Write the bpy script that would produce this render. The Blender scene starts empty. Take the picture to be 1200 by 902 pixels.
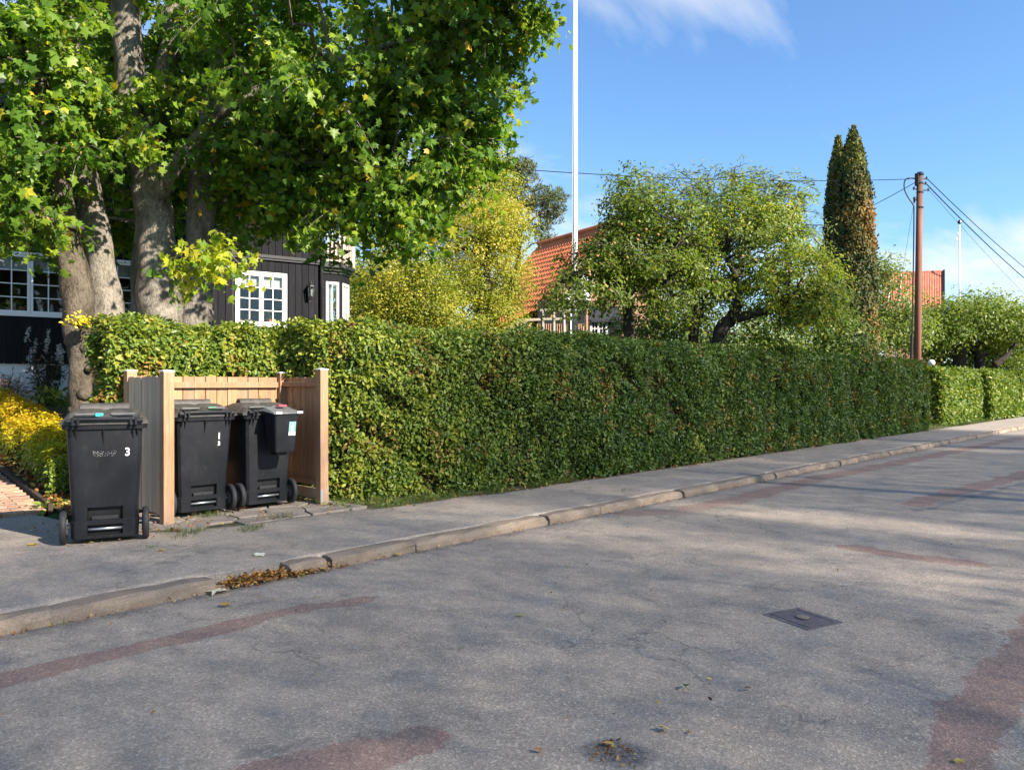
import bpy, math, random
import numpy as np
from mathutils import Vector, Matrix

random.seed(7)
RNG = np.random.default_rng(7)
SC = bpy.context.scene
COL = SC.collection
R = math.radians

# ------------------------------------------------------------------ camera
# World axes: +X runs along the road (away, to the right), +Y runs from the road into the gardens.
EYE = 1.42
FOC = 901.0                        # focal length in pixels of a 1200 px wide picture
YAW = math.atan2(0.726, 0.688)
FX, FY = math.sin(YAW), math.cos(YAW)      # view direction on the ground
cam_d = bpy.data.cameras.new('camera')
cam_o = bpy.data.objects.new('camera', cam_d)
COL.objects.link(cam_o)
cam_o.location = (0, 0, EYE)
cam_o.rotation_euler = (R(90), 0, -YAW)
cam_d.sensor_width = 36
cam_d.lens = 36 * FOC / 1200
cam_d.clip_start = 0.05
cam_d.clip_end = 3000
SC.camera = cam_o

def P(px, py, Z):
    """world point at depth Z in the direction of a photo pixel (used for surveying the place)"""
    X = (px - 600) / FOC * Z
    return (X * FY + Z * FX, -X * FX + Z * FY, EYE - (py - 451) / FOC * Z)

def G(px, py, z=0.0):
    """world point on the level z seen at a photo pixel"""
    Z = (EYE - z) * FOC / (py - 451)
    X = (px - 600) / FOC * Z
    return (X * FY + Z * FX, -X * FX + Z * FY, z)

# ------------------------------------------------------------------ light
SUN_EL = R(33)
SUN_AZ = math.atan2(0.136, -0.987)          # measured from +Y towards +X
sun_dir = Vector((math.sin(SUN_AZ) * math.cos(SUN_EL), math.cos(SUN_AZ) * math.cos(SUN_EL), math.sin(SUN_EL)))
sun_d = bpy.data.lights.new('sun', 'SUN')
sun_d.energy = 5.0
sun_d.angle = R(0.53)
sun_d.color = (1.0, 0.90, 0.76)
sun_o = bpy.data.objects.new('sun', sun_d)
COL.objects.link(sun_o)
sun_o.rotation_euler = sun_dir.to_track_quat('Z', 'Y').to_euler()

SC.view_settings.view_transform = 'Standard'
SC.view_settings.look = 'None'
SC.view_settings.gamma = 1
SC.view_settings.use_curve_mapping = False
SC.view_settings.exposure = 1.47
SC.cycles.max_bounces = 6
SC.cycles.transparent_max_bounces = 8
SC.cycles.diffuse_bounces = 3
SC.cycles.use_denoising = True

world = bpy.data.worlds.new('World')
SC.world = world
world.use_nodes = True
wt = world.node_tree
wt.nodes.clear()
def wn(kind, **kw):
    n = wt.nodes.new(kind)
    for k, v in kw.items():
        setattr(n, k, v)
    return n
sky = wn('ShaderNodeTexSky', sky_type='NISHITA', sun_disc=False, sun_elevation=SUN_EL, sun_rotation=SUN_AZ,
         altitude=50, air_density=1.15, dust_density=0.15, ozone_density=4.0)
bg = wn('ShaderNodeBackground')
bg.inputs['Strength'].default_value = 0.092
wout = wn('ShaderNodeOutputWorld')
tc = wn('ShaderNodeTexCoord')
sep = wn('ShaderNodeSeparateXYZ')
wt.links.new(tc.outputs['Generated'], sep.inputs[0])
def wmath(op, a, b=None, clamp=False):
    n = wn('ShaderNodeMath', operation=op, use_clamp=clamp)
    for i, v in enumerate((a, b)):
        if v is None: continue
        if isinstance(v, (int, float)): n.inputs[i].default_value = v
        else: wt.links.new(v, n.inputs[i])
    return n.outputs[0]
zc = wmath('MAXIMUM', sep.outputs['Z'], 0.0)
den = wmath('ADD', zc, 0.16)
comb = wn('ShaderNodeCombineXYZ')
wt.links.new(wmath('DIVIDE', sep.outputs['X'], den), comb.inputs[0])
wt.links.new(wmath('DIVIDE', sep.outputs['Y'], den), comb.inputs[1])
mp = wn('ShaderNodeMapping')
mp.inputs['Location'].default_value = (-2.05, -8.40, 0)
mp.inputs['Rotation'].default_value = (0, 0, R(40))
mp.inputs['Scale'].default_value = (0.75, 1.5, 1)
wt.links.new(comb.outputs[0], mp.inputs[0])
nz = wn('ShaderNodeTexNoise')
nz.inputs['Scale'].default_value = 0.9
nz.inputs['Detail'].default_value = 9
nz.inputs['Roughness'].default_value = 0.55
nz.inputs['Distortion'].default_value = 0.4
wt.links.new(mp.outputs[0], nz.inputs['Vector'])
cr = wn('ShaderNodeValToRGB')
cr.color_ramp.elements[0].position = 0.52
cr.color_ramp.elements[0].color = (0, 0, 0, 1)
cr.color_ramp.elements[1].position = 0.72
cr.color_ramp.elements[1].color = (1, 1, 1, 1)
low = wmath('MULTIPLY', wmath('SUBTRACT', 1.0, wmath('MULTIPLY', zc, 3.2), True), 0.15)
wt.links.new(wmath('ADD', nz.outputs[0], low), cr.inputs[0])
cmask = wmath('MULTIPLY', cr.outputs[0], 0.85)
mixc = wn('ShaderNodeMix', data_type='RGBA')
wt.links.new(cmask, mixc.inputs[0])
tint = wn('ShaderNodeMix', data_type='RGBA', blend_type='MULTIPLY')
tint.inputs[0].default_value = 1.0
wt.links.new(sky.outputs[0], tint.inputs[6])
tint.inputs[7].default_value = (0.68, 0.83, 0.96, 1)
wt.links.new(tint.outputs[2], mixc.inputs[6])
mixc.inputs[7].default_value = (4.3, 4.35, 4.4, 1)
wt.links.new(mixc.outputs[2], bg.inputs['Color'])
wt.links.new(bg.outputs[0], wout.inputs[0])

# ------------------------------------------------------------------ materials
def new_mat(name):
    m = bpy.data.materials.new(name)
    m.use_nodes = True
    nt = m.node_tree
    nt.nodes.clear()
    out = nt.nodes.new('ShaderNodeOutputMaterial')
    return m, nt, out

class NT:
    def __init__(s, nt): s.nt = nt
    def n(s, kind, **kw):
        n = s.nt.nodes.new(kind)
        for k, v in kw.items(): setattr(n, k, v)
        return n
    def l(s, a, b): s.nt.links.new(a, b)
    def m(s, op, a, b=None, clamp=False):
        n = s.n('ShaderNodeMath', operation=op, use_clamp=clamp)
        for i, v in enumerate((a, b)):
            if v is None: continue
            if isinstance(v, (int, float)): n.inputs[i].default_value = v
            else: s.l(v, n.inputs[i])
        return n.outputs[0]
    def noise(s, vec, scale, detail=4, rough=0.55, dist=0.0):
        n = s.n('ShaderNodeTexNoise')
        n.inputs['Scale'].default_value = scale
        n.inputs['Detail'].default_value = detail
        n.inputs['Roughness'].default_value = rough
        n.inputs['Distortion'].default_value = dist
        if vec is not None: s.l(vec, n.inputs['Vector'])
        return n.outputs[0]
    def ramp(s, fac, stops, interp='LINEAR'):
        n = s.n('ShaderNodeValToRGB')
        n.color_ramp.interpolation = interp
        e = n.color_ramp.elements
        while len(e) < len(stops): e.new(0.5)
        for i, (p, c) in enumerate(stops):
            e[i].position = p
            e[i].color = (*c, 1) if len(c) == 3 else c
        s.l(fac, n.inputs[0])
        return n.outputs[0]
    def mix(s, fac, a, b, mode='MIX'):
        n = s.n('ShaderNodeMix', data_type='RGBA', blend_type=mode)
        for i, v in ((0, fac), (6, a), (7, b)):
            if isinstance(v, (int, float)): n.inputs[i].default_value = v
            elif isinstance(v, tuple): n.inputs[i].default_value = (*v, 1)
            else: s.l(v, n.inputs[i])
        return n.outputs[2]
    def coord(s, which='Object', scale=None):
        t = s.n('ShaderNodeTexCoord').outputs[which]
        if scale is None: return t
        mp = s.n('ShaderNodeMapping')
        mp.inputs['Scale'].default_value = scale
        s.l(t, mp.inputs[0])
        return mp.outputs[0]
    def geo(s, scale=None):
        t = s.n('ShaderNodeNewGeometry').outputs['Position']
        if scale is None: return t
        mp = s.n('ShaderNodeMapping')
        mp.inputs['Scale'].default_value = scale
        s.l(t, mp.inputs[0])
        return mp.outputs[0]
    def bump(s, h, strength=0.4, dist=0.01):
        n = s.n('ShaderNodeBump')
        n.inputs['Strength'].default_value = strength
        n.inputs['Distance'].default_value = dist
        s.l(h, n.inputs['Height'])
        return n.outputs[0]
    def princ(s, out, col, rough=0.6, spec=0.4, metal=0.0, normal=None):
        b = s.n('ShaderNodeBsdfPrincipled')
        if isinstance(col, tuple): b.inputs['Base Color'].default_value = (*col, 1)
        else: s.l(col, b.inputs['Base Color'])
        if isinstance(rough, (int, float)): b.inputs['Roughness'].default_value = rough
        else: s.l(rough, b.inputs['Roughness'])
        b.inputs['Specular IOR Level'].default_value = spec
        b.inputs['Metallic'].default_value = metal
        if normal is not None: s.l(normal, b.inputs['Normal'])
        if out is not None: s.l(b.outputs[0], out.inputs[0])
        return b

def simple(name, col, rough=0.6, spec=0.4, metal=0.0, var=0.15, scale=6.0, bump=0.0):
    m, nt, out = new_mat(name)
    k = NT(nt)
    f = k.noise(k.geo(), scale, 5)
    dark = tuple(c * (1 - var) for c in col)
    lite = tuple(min(1, c * (1 + var)) for c in col)
    c = k.ramp(f, [(0.3, dark), (0.7, lite)])
    nrm = k.bump(k.noise(k.geo(), scale * 12, 3), bump, 0.004) if bump else None
    k.princ(out, c, rough, spec, metal, nrm)
    return m

def leaf_mat(name, stops, trans=0.35, rough=0.42, spec=0.35):
    m, nt, out = new_mat(name)
    k = NT(nt)
    a = k.n('ShaderNodeAttribute', attribute_name='v')
    c = k.ramp(a.outputs['Fac'], stops)
    p = k.princ(None, c, rough, spec)
    t = k.n('ShaderNodeBsdfTranslucent')
    g = k.mix(1.0, c, (1.35, 1.45, 0.6), 'MULTIPLY')
    k.l(g, t.inputs[0])
    mx = k.n('ShaderNodeMixShader')
    mx.inputs[0].default_value = trans
    k.l(p.outputs[0], mx.inputs[1]); k.l(t.outputs[0], mx.inputs[2])
    k.l(mx.outputs[0], out.inputs[0])
    return m

def wood_mat(name, a, b, c, scale=(14, 14, 0.9), grey=0.0):
    m, nt, out = new_mat(name)
    k = NT(nt)
    oi = k.n('ShaderNodeObjectInfo')
    off = k.n('ShaderNodeVectorMath', operation='ADD')
    k.l(k.geo(scale), off.inputs[0])
    sc = k.n('ShaderNodeVectorMath', operation='SCALE')
    k.l(oi.outputs['Random'], sc.inputs[0]); sc.inputs[3].default_value = 1.0
    cx = k.n('ShaderNodeCombineXYZ')
    r7 = k.m('MULTIPLY', oi.outputs['Random'], 37.0)
    k.l(r7, cx.inputs[0]); k.l(r7, cx.inputs[1]); k.l(r7, cx.inputs[2])
    k.l(cx.outputs[0], off.inputs[1])
    g = k.noise(off.outputs[0], 3.5, 6, 0.65, 0.6)
    col = k.ramp(g, [(0.25, a), (0.5, b), (0.75, c)])
    tone = k.ramp(oi.outputs['Random'], [(0.0, (0.80, 0.78, 0.76)), (1.0, (1.12, 1.08, 1.03))])
    col = k.mix(1.0, col, tone, 'MULTIPLY')
    st = k.noise(k.geo((2.2, 2.2, 0.7)), 1.3, 4)
    sm = k.ramp(st, [(0.45, (0, 0, 0)), (0.75, (1, 1, 1))])
    col = k.mix(k.m('MULTIPLY', sm, 0.45 + grey), col, (0.30, 0.275, 0.25))
    k.princ(out, col, 0.75, 0.25, 0, k.bump(g, 0.35, 0.003))
    return m

M = {}
M['wood'] = wood_mat('new_wood', (0.22, 0.122, 0.066), (0.36, 0.210, 0.120), (0.45, 0.285, 0.175), grey=0.0)
M['wood_grey'] = wood_mat('weathered_shaded_wood', (0.34, 0.25, 0.17), (0.50, 0.375, 0.26), (0.60, 0.46, 0.335), grey=-0.1)  # left boards greyer by weathering and by shade put into the colour
M['plastic'] = None
def plastic():
    m, nt, out = new_mat('bin_plastic')
    k = NT(nt)
    f = k.noise(k.geo(), 5, 5)
    c = k.ramp(f, [(0.3, (0.0095, 0.0105, 0.0135)), (0.7, (0.015, 0.016, 0.020))])
    d = k.noise(k.geo((3, 3, 1)), 9, 6, 0.7)
    dm = k.ramp(d, [(0.55, (0, 0, 0)), (0.8, (1, 1, 1))])
    c = k.mix(k.m('MULTIPLY', dm, 0.25), c, (0.09, 0.08, 0.07))
    r = k.m('ADD', k.m('MULTIPLY', f, 0.15), 0.38)
    k.princ(out, c, r, 0.28, 0, k.bump(k.noise(k.geo(), 260, 2), 0.12, 0.002))
    return m
M['plastic'] = plastic()
M['lid_plastic'] = simple('lid_plastic', (0.055, 0.05, 0.046), 0.5, 0.45, var=0.35, scale=14)
M['latch'] = simple('latch_plastic', (0.030, 0.030, 0.032), 0.55, 0.35, var=0.3, scale=30)
M['recess'] = simple('recess_plastic', (0.012, 0.012, 0.014), 0.6, 0.3)
M['tyre'] = simple('tyre_rubber', (0.025, 0.025, 0.027), 0.65, 0.35, scale=20)
M['rim_grey'] = simple('wheel_hub', (0.09, 0.09, 0.095), 0.5)
M['steel'] = simple('steel', (0.65, 0.66, 0.68), 0.35, 0.5, 0.9)
M['white'] = simple('white_paint', (0.80, 0.80, 0.79), 0.5, 0.4, var=0.04)
M['print_white'] = simple('white_print', (0.78, 0.78, 0.76), 0.6, var=0.05)
M['faded_print'] = simple('faded_print', (0.30, 0.30, 0.30), 0.7, var=0.5, scale=60)
M['teal'] = simple('teal_sticker', (0.20, 0.42, 0.40), 0.5)
M['cyan'] = simple('cyan_tab', (0.05, 0.42, 0.42), 0.4)
M['green_tab'] = simple('green_tab', (0.04, 0.36, 0.12), 0.4)
M['red_tab'] = simple('red_tab', (0.60, 0.06, 0.10), 0.4)
M['lid_grey'] = simple('grey_lid', (0.13, 0.135, 0.14), 0.45, var=0.2, scale=12)
M['zinc'] = simple('zinc', (0.42, 0.43, 0.44), 0.45, 0.5, 0.6)
M['iron'] = simple('cast_iron', (0.125, 0.103, 0.105), 0.65, 0.4, 0.0, var=0.25, scale=25, bump=0.3)
M['plaster'] = simple('white_plaster', (0.66, 0.66, 0.66), 0.85, 0.2, var=0.07, scale=1.5, bump=0.2)
M['black_paint'] = simple('black_paint', (0.016, 0.016, 0.019), 0.45, 0.4)
M['black_metal'] = simple('black_metal', (0.015, 0.015, 0.016), 0.4, 0.5)
M['room'] = simple('room_wall', (0.16, 0.14, 0.12), 0.9, 0.1, var=0.35, scale=2.5)
M['curtain'] = simple('curtain', (0.62, 0.60, 0.56), 0.9, 0.1, var=0.12, scale=9)
M['pale_wood'] = wood_mat('pale_wood', (0.40, 0.33, 0.27), (0.50, 0.42, 0.36), (0.56, 0.48, 0.42))
M['grey_wood'] = wood_mat('grey_timber', (0.24, 0.22, 0.20), (0.34, 0.31, 0.29), (0.42, 0.39, 0.36))
M['brown_wall'] = wood_mat('brown_boards', (0.20, 0.10, 0.06), (0.28, 0.15, 0.09), (0.34, 0.20, 0.12))
M['black_tile'] = simple('black_roof', (0.03, 0.03, 0.033), 0.6, var=0.3, scale=20)
M['blue_tarp'] = simple('blue_tarp', (0.02, 0.07, 0.35), 0.5)
M['terracotta'] = simple('terracotta', (0.55, 0.22, 0.13), 0.8, var=0.3, scale=15)
M['globe'] = simple('white_globe', (0.82, 0.81, 0.78), 0.3, 0.5, var=0.02)
M['pole_white'] = simple('flagpole_paint', (0.80, 0.80, 0.80), 0.3, 0.5, var=0.03)
M['apple'] = simple('apple_skin', (0.36, 0.17, 0.06), 0.45, 0.3, var=0.4, scale=30)
M['twig'] = simple('twig_bark', (0.055, 0.042, 0.032), 0.9, 0.1, var=0.3, scale=20)
M['bark_dark'] = simple('dark_bark', (0.050, 0.042, 0.036), 0.9, 0.1, var=0.5, scale=9, bump=0.6)
M['bark_pine'] = simple('pine_bark', (0.20, 0.11, 0.065), 0.9, 0.1, var=0.4, scale=6, bump=0.5)
M['hedge_core'] = simple('hedge_stems', (0.040, 0.034, 0.022), 0.95, 0.05, var=0.5, scale=14)
M['soil'] = simple('soil', (0.085, 0.062, 0.045), 0.95, 0.1, var=0.45, scale=18, bump=0.6)

def planks_dark():
    m, nt, out = new_mat('black_stained_boards')
    k = NT(nt)
    oi = k.n('ShaderNodeObjectInfo')
    g = k.noise(k.geo((9, 9, 0.8)), 4, 6, 0.65, 0.5)
    c = k.ramp(g, [(0.25, (0.005, 0.0054, 0.008)), (0.55, (0.0095, 0.0096, 0.0130)), (0.8, (0.026, 0.0255, 0.030))])
    tone = k.ramp(oi.outputs['Random'], [(0, (0.7, 0.7, 0.72)), (1, (1.4, 1.35, 1.3))])
    c = k.mix(1.0, c, tone, 'MULTIPLY')
    k.princ(out, c, 0.75, 0.16, 0, k.bump(g, 0.3, 0.003))
    return m
M['plank'] = planks_dark()

def maple_bark(k_=1.0):
    m, nt, out = new_mat('maple_bark')
    k = NT(nt)
    a = k.noise(k.geo((1, 1, 0.45)), 3.2, 7, 0.62, 0.5)
    f = k.noise(k.geo((1, 1, 0.5)), 26, 6, 0.7)
    c = k.ramp(a, [(0.34, (0.080, 0.070, 0.058)), (0.44, (0.185, 0.163, 0.137)), (0.56, (0.285, 0.253, 0.215))])
    c2 = k.ramp(f, [(0.32, (0.42, 0.40, 0.38)), (0.50, (0.95, 0.95, 0.93)), (0.68, (1.22, 1.21, 1.18))])
    mo = k.ramp(k.noise(k.geo(), 2.0, 6, 0.7), [(0.56, (0, 0, 0)), (0.70, (1, 1, 1))])
    c = k.mix(k.m('MULTIPLY', mo, 0.45), c, (0.11, 0.115, 0.055))
    c = k.mix(1.0, c, c2, 'MULTIPLY')
    if k_ != 1: c = k.mix(1.0, c, (k_, k_ * .93, k_ * .86), 'MULTIPLY')
    k.princ(out, c, 0.9, 0.15, 0, k.bump(f, 1.0, 0.045))
    return m
M['bark_maple'] = maple_bark()
M['bark_shaded'] = maple_bark(0.52)  # darker copy for the left trunk; its leaf shade put into the colour
M['wire'] = simple('wire_sheath', (0.02, 0.02, 0.022), 0.95, 0.05)

def pole_wood():
    m, nt, out = new_mat('tarred_pole')
    k = NT(nt)
    g = k.noise(k.geo((22, 22, 0.5)), 3, 7, 0.7)
    c = k.ramp(g, [(0.3, (0.14, 0.058, 0.038)), (0.6, (0.25, 0.118, 0.082)), (0.8, (0.33, 0.18, 0.13))])
    z = k.n('ShaderNodeSeparateXYZ'); k.l(k.geo(), z.inputs[0])
    top = k.n('ShaderNodeMapRange'); top.inputs[1].default_value = 7.2; top.inputs[2].default_value = 8.6
    k.l(z.outputs[2], top.inputs[0])
    c = k.mix(k.m('MULTIPLY', top.outputs[0], 0.6), c, (0.055, 0.045, 0.04))
    k.princ(out, c, 0.8, 0.2)
    return m
M['pole'] = pole_wood()

def glass_mat():
    m, nt, out = new_mat('window_glass')
    k = NT(nt)
    gl = k.n('ShaderNodeBsdfGlossy'); gl.inputs['Roughness'].default_value = 0.03
    gl.inputs['Color'].default_value = (0.9, 0.95, 1, 1)
    tr = k.n('ShaderNodeBsdfTransparent'); tr.inputs[0].default_value = (0.86, 0.9, 0.9, 1)
    fr = k.n('ShaderNodeFresnel'); fr.inputs[0].default_value = 1.5
    mx = k.n('ShaderNodeMixShader')
    k.l(k.m('ADD', k.m('MULTIPLY', fr.outputs[0], 0.7), 0.0), mx.inputs[0])
    k.l(tr.outputs[0], mx.inputs[1]); k.l(gl.outputs[0], mx.inputs[2])
    k.l(mx.outputs[0], out.inputs[0])
    return m
M['glass'] = glass_mat()

def tile_mat():
    m, nt, out = new_mat('red_clay_tiles')
    k = NT(nt)
    f = k.noise(k.geo(), 2.2, 6, 0.65)
    c = k.ramp(f, [(0.25, (0.40, 0.115, 0.050)), (0.55, (0.57, 0.175, 0.072)), (0.8, (0.64, 0.25, 0.12))])
    k.princ(out, c, 0.8, 0.2)
    return m
M['tile'] = tile_mat()
M['barn_tile'] = simple('dull_red_tiles', (0.40, 0.135, 0.090), 0.85, 0.15, var=0.25, scale=1.5)

def asphalt_mat(name, base, lite, attr=True):
    """worn asphalt: aggregate speckle, soft patches, and (road only) red repair strips kept in mesh attributes"""
    m, nt, out = new_mat(name)
    k = NT(nt)
    g = k.geo()
    sp = k.n('ShaderNodeTexVoronoi', feature='F1'); sp.inputs['Scale'].default_value = 95
    k.l(g, sp.inputs['Vector'])
    cell = k.n('ShaderNodeSeparateColor'); k.l(sp.outputs['Color'], cell.inputs[0])
    fine = k.noise(g, 170, 3, 0.7)
    broad = k.noise(g, 0.9, 5, 0.6)
    mid = k.noise(g, 7, 5, 0.6)
    c = k.mix(k.ramp(broad, [(0.3, (0, 0, 0)), (0.7, (1, 1, 1))]), base, lite)
    c = k.mix(1.0, c, k.ramp(mid, [(0.3, (0.86, 0.86, 0.87)), (0.7, (1.10, 1.09, 1.08))]), 'MULTIPLY')
    if attr:
        a = k.n('ShaderNodeAttribute', attribute_name='red')
        e = k.m('ADD', a.outputs['Fac'], k.m('MULTIPLY', k.m('SUBTRACT', k.noise(g, 9, 5, 0.65), 0.5), 0.9))
        e = k.ramp(e, [(0.40, (0, 0, 0)), (0.58, (1, 1, 1))])
        rc = k.mix(mid, (0.225, 0.148, 0.122), (0.28, 0.195, 0.165))
        c = k.mix(k.m('MULTIPLY', e, 0.90), c, rc)
        a2 = k.n('ShaderNodeAttribute', attribute_name='dark')
        e2 = k.m('ADD', a2.outputs['Fac'], k.m('MULTIPLY', k.m('SUBTRACT', k.noise(g, 6, 5, 0.65), 0.5), 0.8))
        e2 = k.ramp(e2, [(0.35, (0, 0, 0)), (0.7, (1, 1, 1))])
        c = k.mix(k.m('MULTIPLY', e2, 0.75), c, (0.11, 0.105, 0.108))
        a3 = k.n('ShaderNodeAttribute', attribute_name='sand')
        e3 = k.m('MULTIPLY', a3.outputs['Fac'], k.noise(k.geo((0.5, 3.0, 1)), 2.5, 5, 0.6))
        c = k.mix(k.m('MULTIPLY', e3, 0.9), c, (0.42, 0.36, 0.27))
    else:
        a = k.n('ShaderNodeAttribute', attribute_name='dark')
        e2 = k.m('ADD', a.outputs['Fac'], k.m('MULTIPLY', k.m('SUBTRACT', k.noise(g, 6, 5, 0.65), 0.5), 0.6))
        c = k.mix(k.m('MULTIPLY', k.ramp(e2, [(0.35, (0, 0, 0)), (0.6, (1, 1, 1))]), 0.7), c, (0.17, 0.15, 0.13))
    chips = k.ramp(cell.outputs[0], [(0.0, (0.70, 0.69, 0.69)), (0.55, (0.96, 0.96, 0.96)), (0.86, (1.08, 1.07, 1.06)), (0.97, (1.50, 1.46, 1.42))])
    c = k.mix(0.85, c, k.mix(1.0, c, chips, 'MULTIPLY'))
    c = k.mix(1.0, c, k.ramp(fine, [(0.3, (0.68, 0.68, 0.68)), (0.68, (1.22, 1.22, 1.22))]), 'MULTIPLY')
    # hairline cracks
    cv = k.n('ShaderNodeTexVoronoi', feature='DISTANCE_TO_EDGE'); cv.inputs['Scale'].default_value = 0.8
    dv = k.n('ShaderNodeVectorMath', operation='ADD')
    nzc = k.n('ShaderNodeTexNoise'); nzc.inputs['Scale'].default_value = 3.0; nzc.inputs['Detail'].default_value = 6
    k.l(g, nzc.inputs['Vector'])
    scv = k.n('ShaderNodeVectorMath', operation='SCALE'); scv.inputs[3].default_value = 0.7
    k.l(nzc.outputs['Color'], scv.inputs[0])
    k.l(g, dv.inputs[0]); k.l(scv.outputs[0], dv.inputs[1]); k.l(dv.outputs[0], cv.inputs['Vector'])
    ck = k.ramp(cv.outputs['Distance'], [(0.0, (1, 1, 1)), (0.009, (0, 0, 0))])
    gate = k.ramp(k.noise(g, 0.6, 3), [(0.46, (0, 0, 0)), (0.58, (1, 1, 1))])
    c = k.mix(k.m('MULTIPLY', k.m('MULTIPLY', ck, gate), 0.55), c, (0.05, 0.048, 0.045))
    h = k.m('ADD', k.m('MULTIPLY', sp.outputs['Distance'], 0.8), fine)
    k.princ(out, c, 0.88, 0.25, 0, k.bump(h, 0.45, 0.006))
    return m
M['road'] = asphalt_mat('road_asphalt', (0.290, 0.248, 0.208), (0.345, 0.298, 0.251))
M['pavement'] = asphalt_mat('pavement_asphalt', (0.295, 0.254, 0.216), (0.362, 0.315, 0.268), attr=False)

def kerb_mat():
    m, nt, out = new_mat('kerb_granite')
    k = NT(nt)
    oi = k.n('ShaderNodeObjectInfo')
    f = k.noise(k.geo(), 90, 3, 0.7)
    b = k.noise(k.geo(), 4, 5)
    c = k.ramp(b, [(0.3, (0.21, 0.165, 0.128)), (0.7, (0.30, 0.240, 0.188))])
    c = k.mix(1.0, c, k.ramp(f, [(0.3, (0.7, 0.7, 0.7)), (0.7, (1.25, 1.24, 1.22))]), 'MULTIPLY')
    c = k.mix(1.0, c, k.ramp(oi.outputs['Random'], [(0, (0.86, 0.86, 0.87)), (1, (1.1, 1.07, 1.03))]), 'MULTIPLY')
    k.princ(out, c, 0.85, 0.25, 0, k.bump(f, 0.5, 0.006))
    return m
M['kerb'] = kerb_mat()
M['flag'] = None
def flag_mat(name, cols, rand):
    m, nt, out = new_mat(name)
    k = NT(nt)
    oi = k.n('ShaderNodeObjectInfo')
    f = k.noise(k.geo(), 60, 4, 0.7)
    b = k.noise(k.geo(), 5, 5)
    c = k.ramp(b, [(0.3, cols[0]), (0.7, cols[1])])
    c = k.mix(1.0, c, k.ramp(f, [(0.3, (0.78, 0.78, 0.78)), (0.7, (1.15, 1.15, 1.15))]), 'MULTIPLY')
    c = k.mix(1.0, c, k.ramp(oi.outputs['Random'], [(0, rand[0]), (1, rand[1])]), 'MULTIPLY')
    k.princ(out, c, 0.85, 0.25, 0, k.bump(f, 0.4, 0.005))
    return m
M['flag'] = flag_mat('flagstone', ((0.21, 0.185, 0.165), (0.30, 0.265, 0.235)), ((0.8, 0.8, 0.8), (1.15, 1.1, 1.05)))
M['brick'] = flag_mat('path_brick', ((0.30, 0.19, 0.14), (0.42, 0.29, 0.22)), ((0.75, 0.72, 0.72), (1.2, 1.15, 1.05)))
M['moss'] = simple('mossy_soil', (0.085, 0.080, 0.045), 0.95, 0.1, var=0.5, scale=14, bump=0.6)

def ground_mat(name, a, b, c):
    m, nt, out = new_mat(name)
    k = NT(nt)
    f = k.noise(k.geo(), 1.6, 6, 0.65)
    g = k.noise(k.geo(), 35, 4, 0.7)
    col = k.ramp(f, [(0.3, a), (0.55, b), (0.8, c)])
    col = k.mix(1.0, col, k.ramp(g, [(0.3, (0.6, 0.6, 0.6)), (0.7, (1.25, 1.25, 1.2))]), 'MULTIPLY')
    k.princ(out, col, 0.95, 0.1, 0, k.bump(g, 0.8, 0.03))
    return m
M['lawn'] = ground_mat('lawn_grass', (0.025, 0.055, 0.014), (0.04, 0.085, 0.02), (0.07, 0.10, 0.03))
M['earth'] = ground_mat('ground_grass', (0.05, 0.06, 0.025), (0.06, 0.075, 0.03), (0.09, 0.085, 0.04))
M['bed'] = ground_mat('planting_bed', (0.07, 0.05, 0.035), (0.11, 0.08, 0.055), (0.09, 0.09, 0.04))

M['l_maple'] = leaf_mat('maple_leaf', [(0.0, (0.0472, 0.1062, 0.0165)), (0.4, (0.1003, 0.1947, 0.0236)), (0.68, (0.2242, 0.3245, 0.033)), (0.9, (0.4012, 0.4484, 0.0354)), (1.0, (0.59, 0.354, 0.0354))], 0.46, 0.42, 0.3)
M['l_hedge'] = leaf_mat('hedge_leaf', [(0.0, (0.0354, 0.0681, 0.0165)), (0.35, (0.0684, 0.1189, 0.0212)), (0.65, (0.1357, 0.1982, 0.0307)), (0.9, (0.2832, 0.3097, 0.0401)), (1.0, (0.2596, 0.1115, 0.0472))], 0.26, 0.45, 0.30)
M['l_hedge_y'] = leaf_mat('hedge_leaf_yellowing', [(0.0, (0.056, 0.1064, 0.0202)), (0.4, (0.1176, 0.1848, 0.0269)), (0.7, (0.2352, 0.2688, 0.0336)), (0.88, (0.3472, 0.2912, 0.0448)), (1.0, (0.336, 0.1344, 0.056))], 0.30)
M['l_yellow'] = leaf_mat('yellow_leaf', [(0.0, (0.095, 0.145, 0.022)), (0.30, (0.20, 0.245, 0.028)), (0.58, (0.36, 0.345, 0.035)), (0.82, (0.54, 0.41, 0.055)), (1.0, (0.56, 0.33, 0.12))], 0.38)
M['l_gold'] = leaf_mat('golden_hedge_leaf', [(0.0, (0.045, 0.095, 0.016)), (0.4, (0.17, 0.23, 0.020)), (0.65, (0.42, 0.38, 0.016)), (0.9, (0.56, 0.40, 0.016)), (1.0, (0.5, 0.24, 0.03))], 0.35)
M['l_apple'] = leaf_mat('apple_leaf', [(0.0, (0.0708, 0.1121, 0.026)), (0.45, (0.1475, 0.2065, 0.0354)), (0.75, (0.2537, 0.3009, 0.0425)), (0.92, (0.3894, 0.3658, 0.0354)), (1.0, (0.531, 0.295, 0.0354))], 0.48)
M['l_pale'] = leaf_mat('pale_green_leaf', [(0.0, (0.099, 0.1485, 0.044)), (0.5, (0.176, 0.2255, 0.0605)), (0.85, (0.253, 0.286, 0.077)), (1.0, (0.396, 0.341, 0.055))], 0.48)
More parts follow.
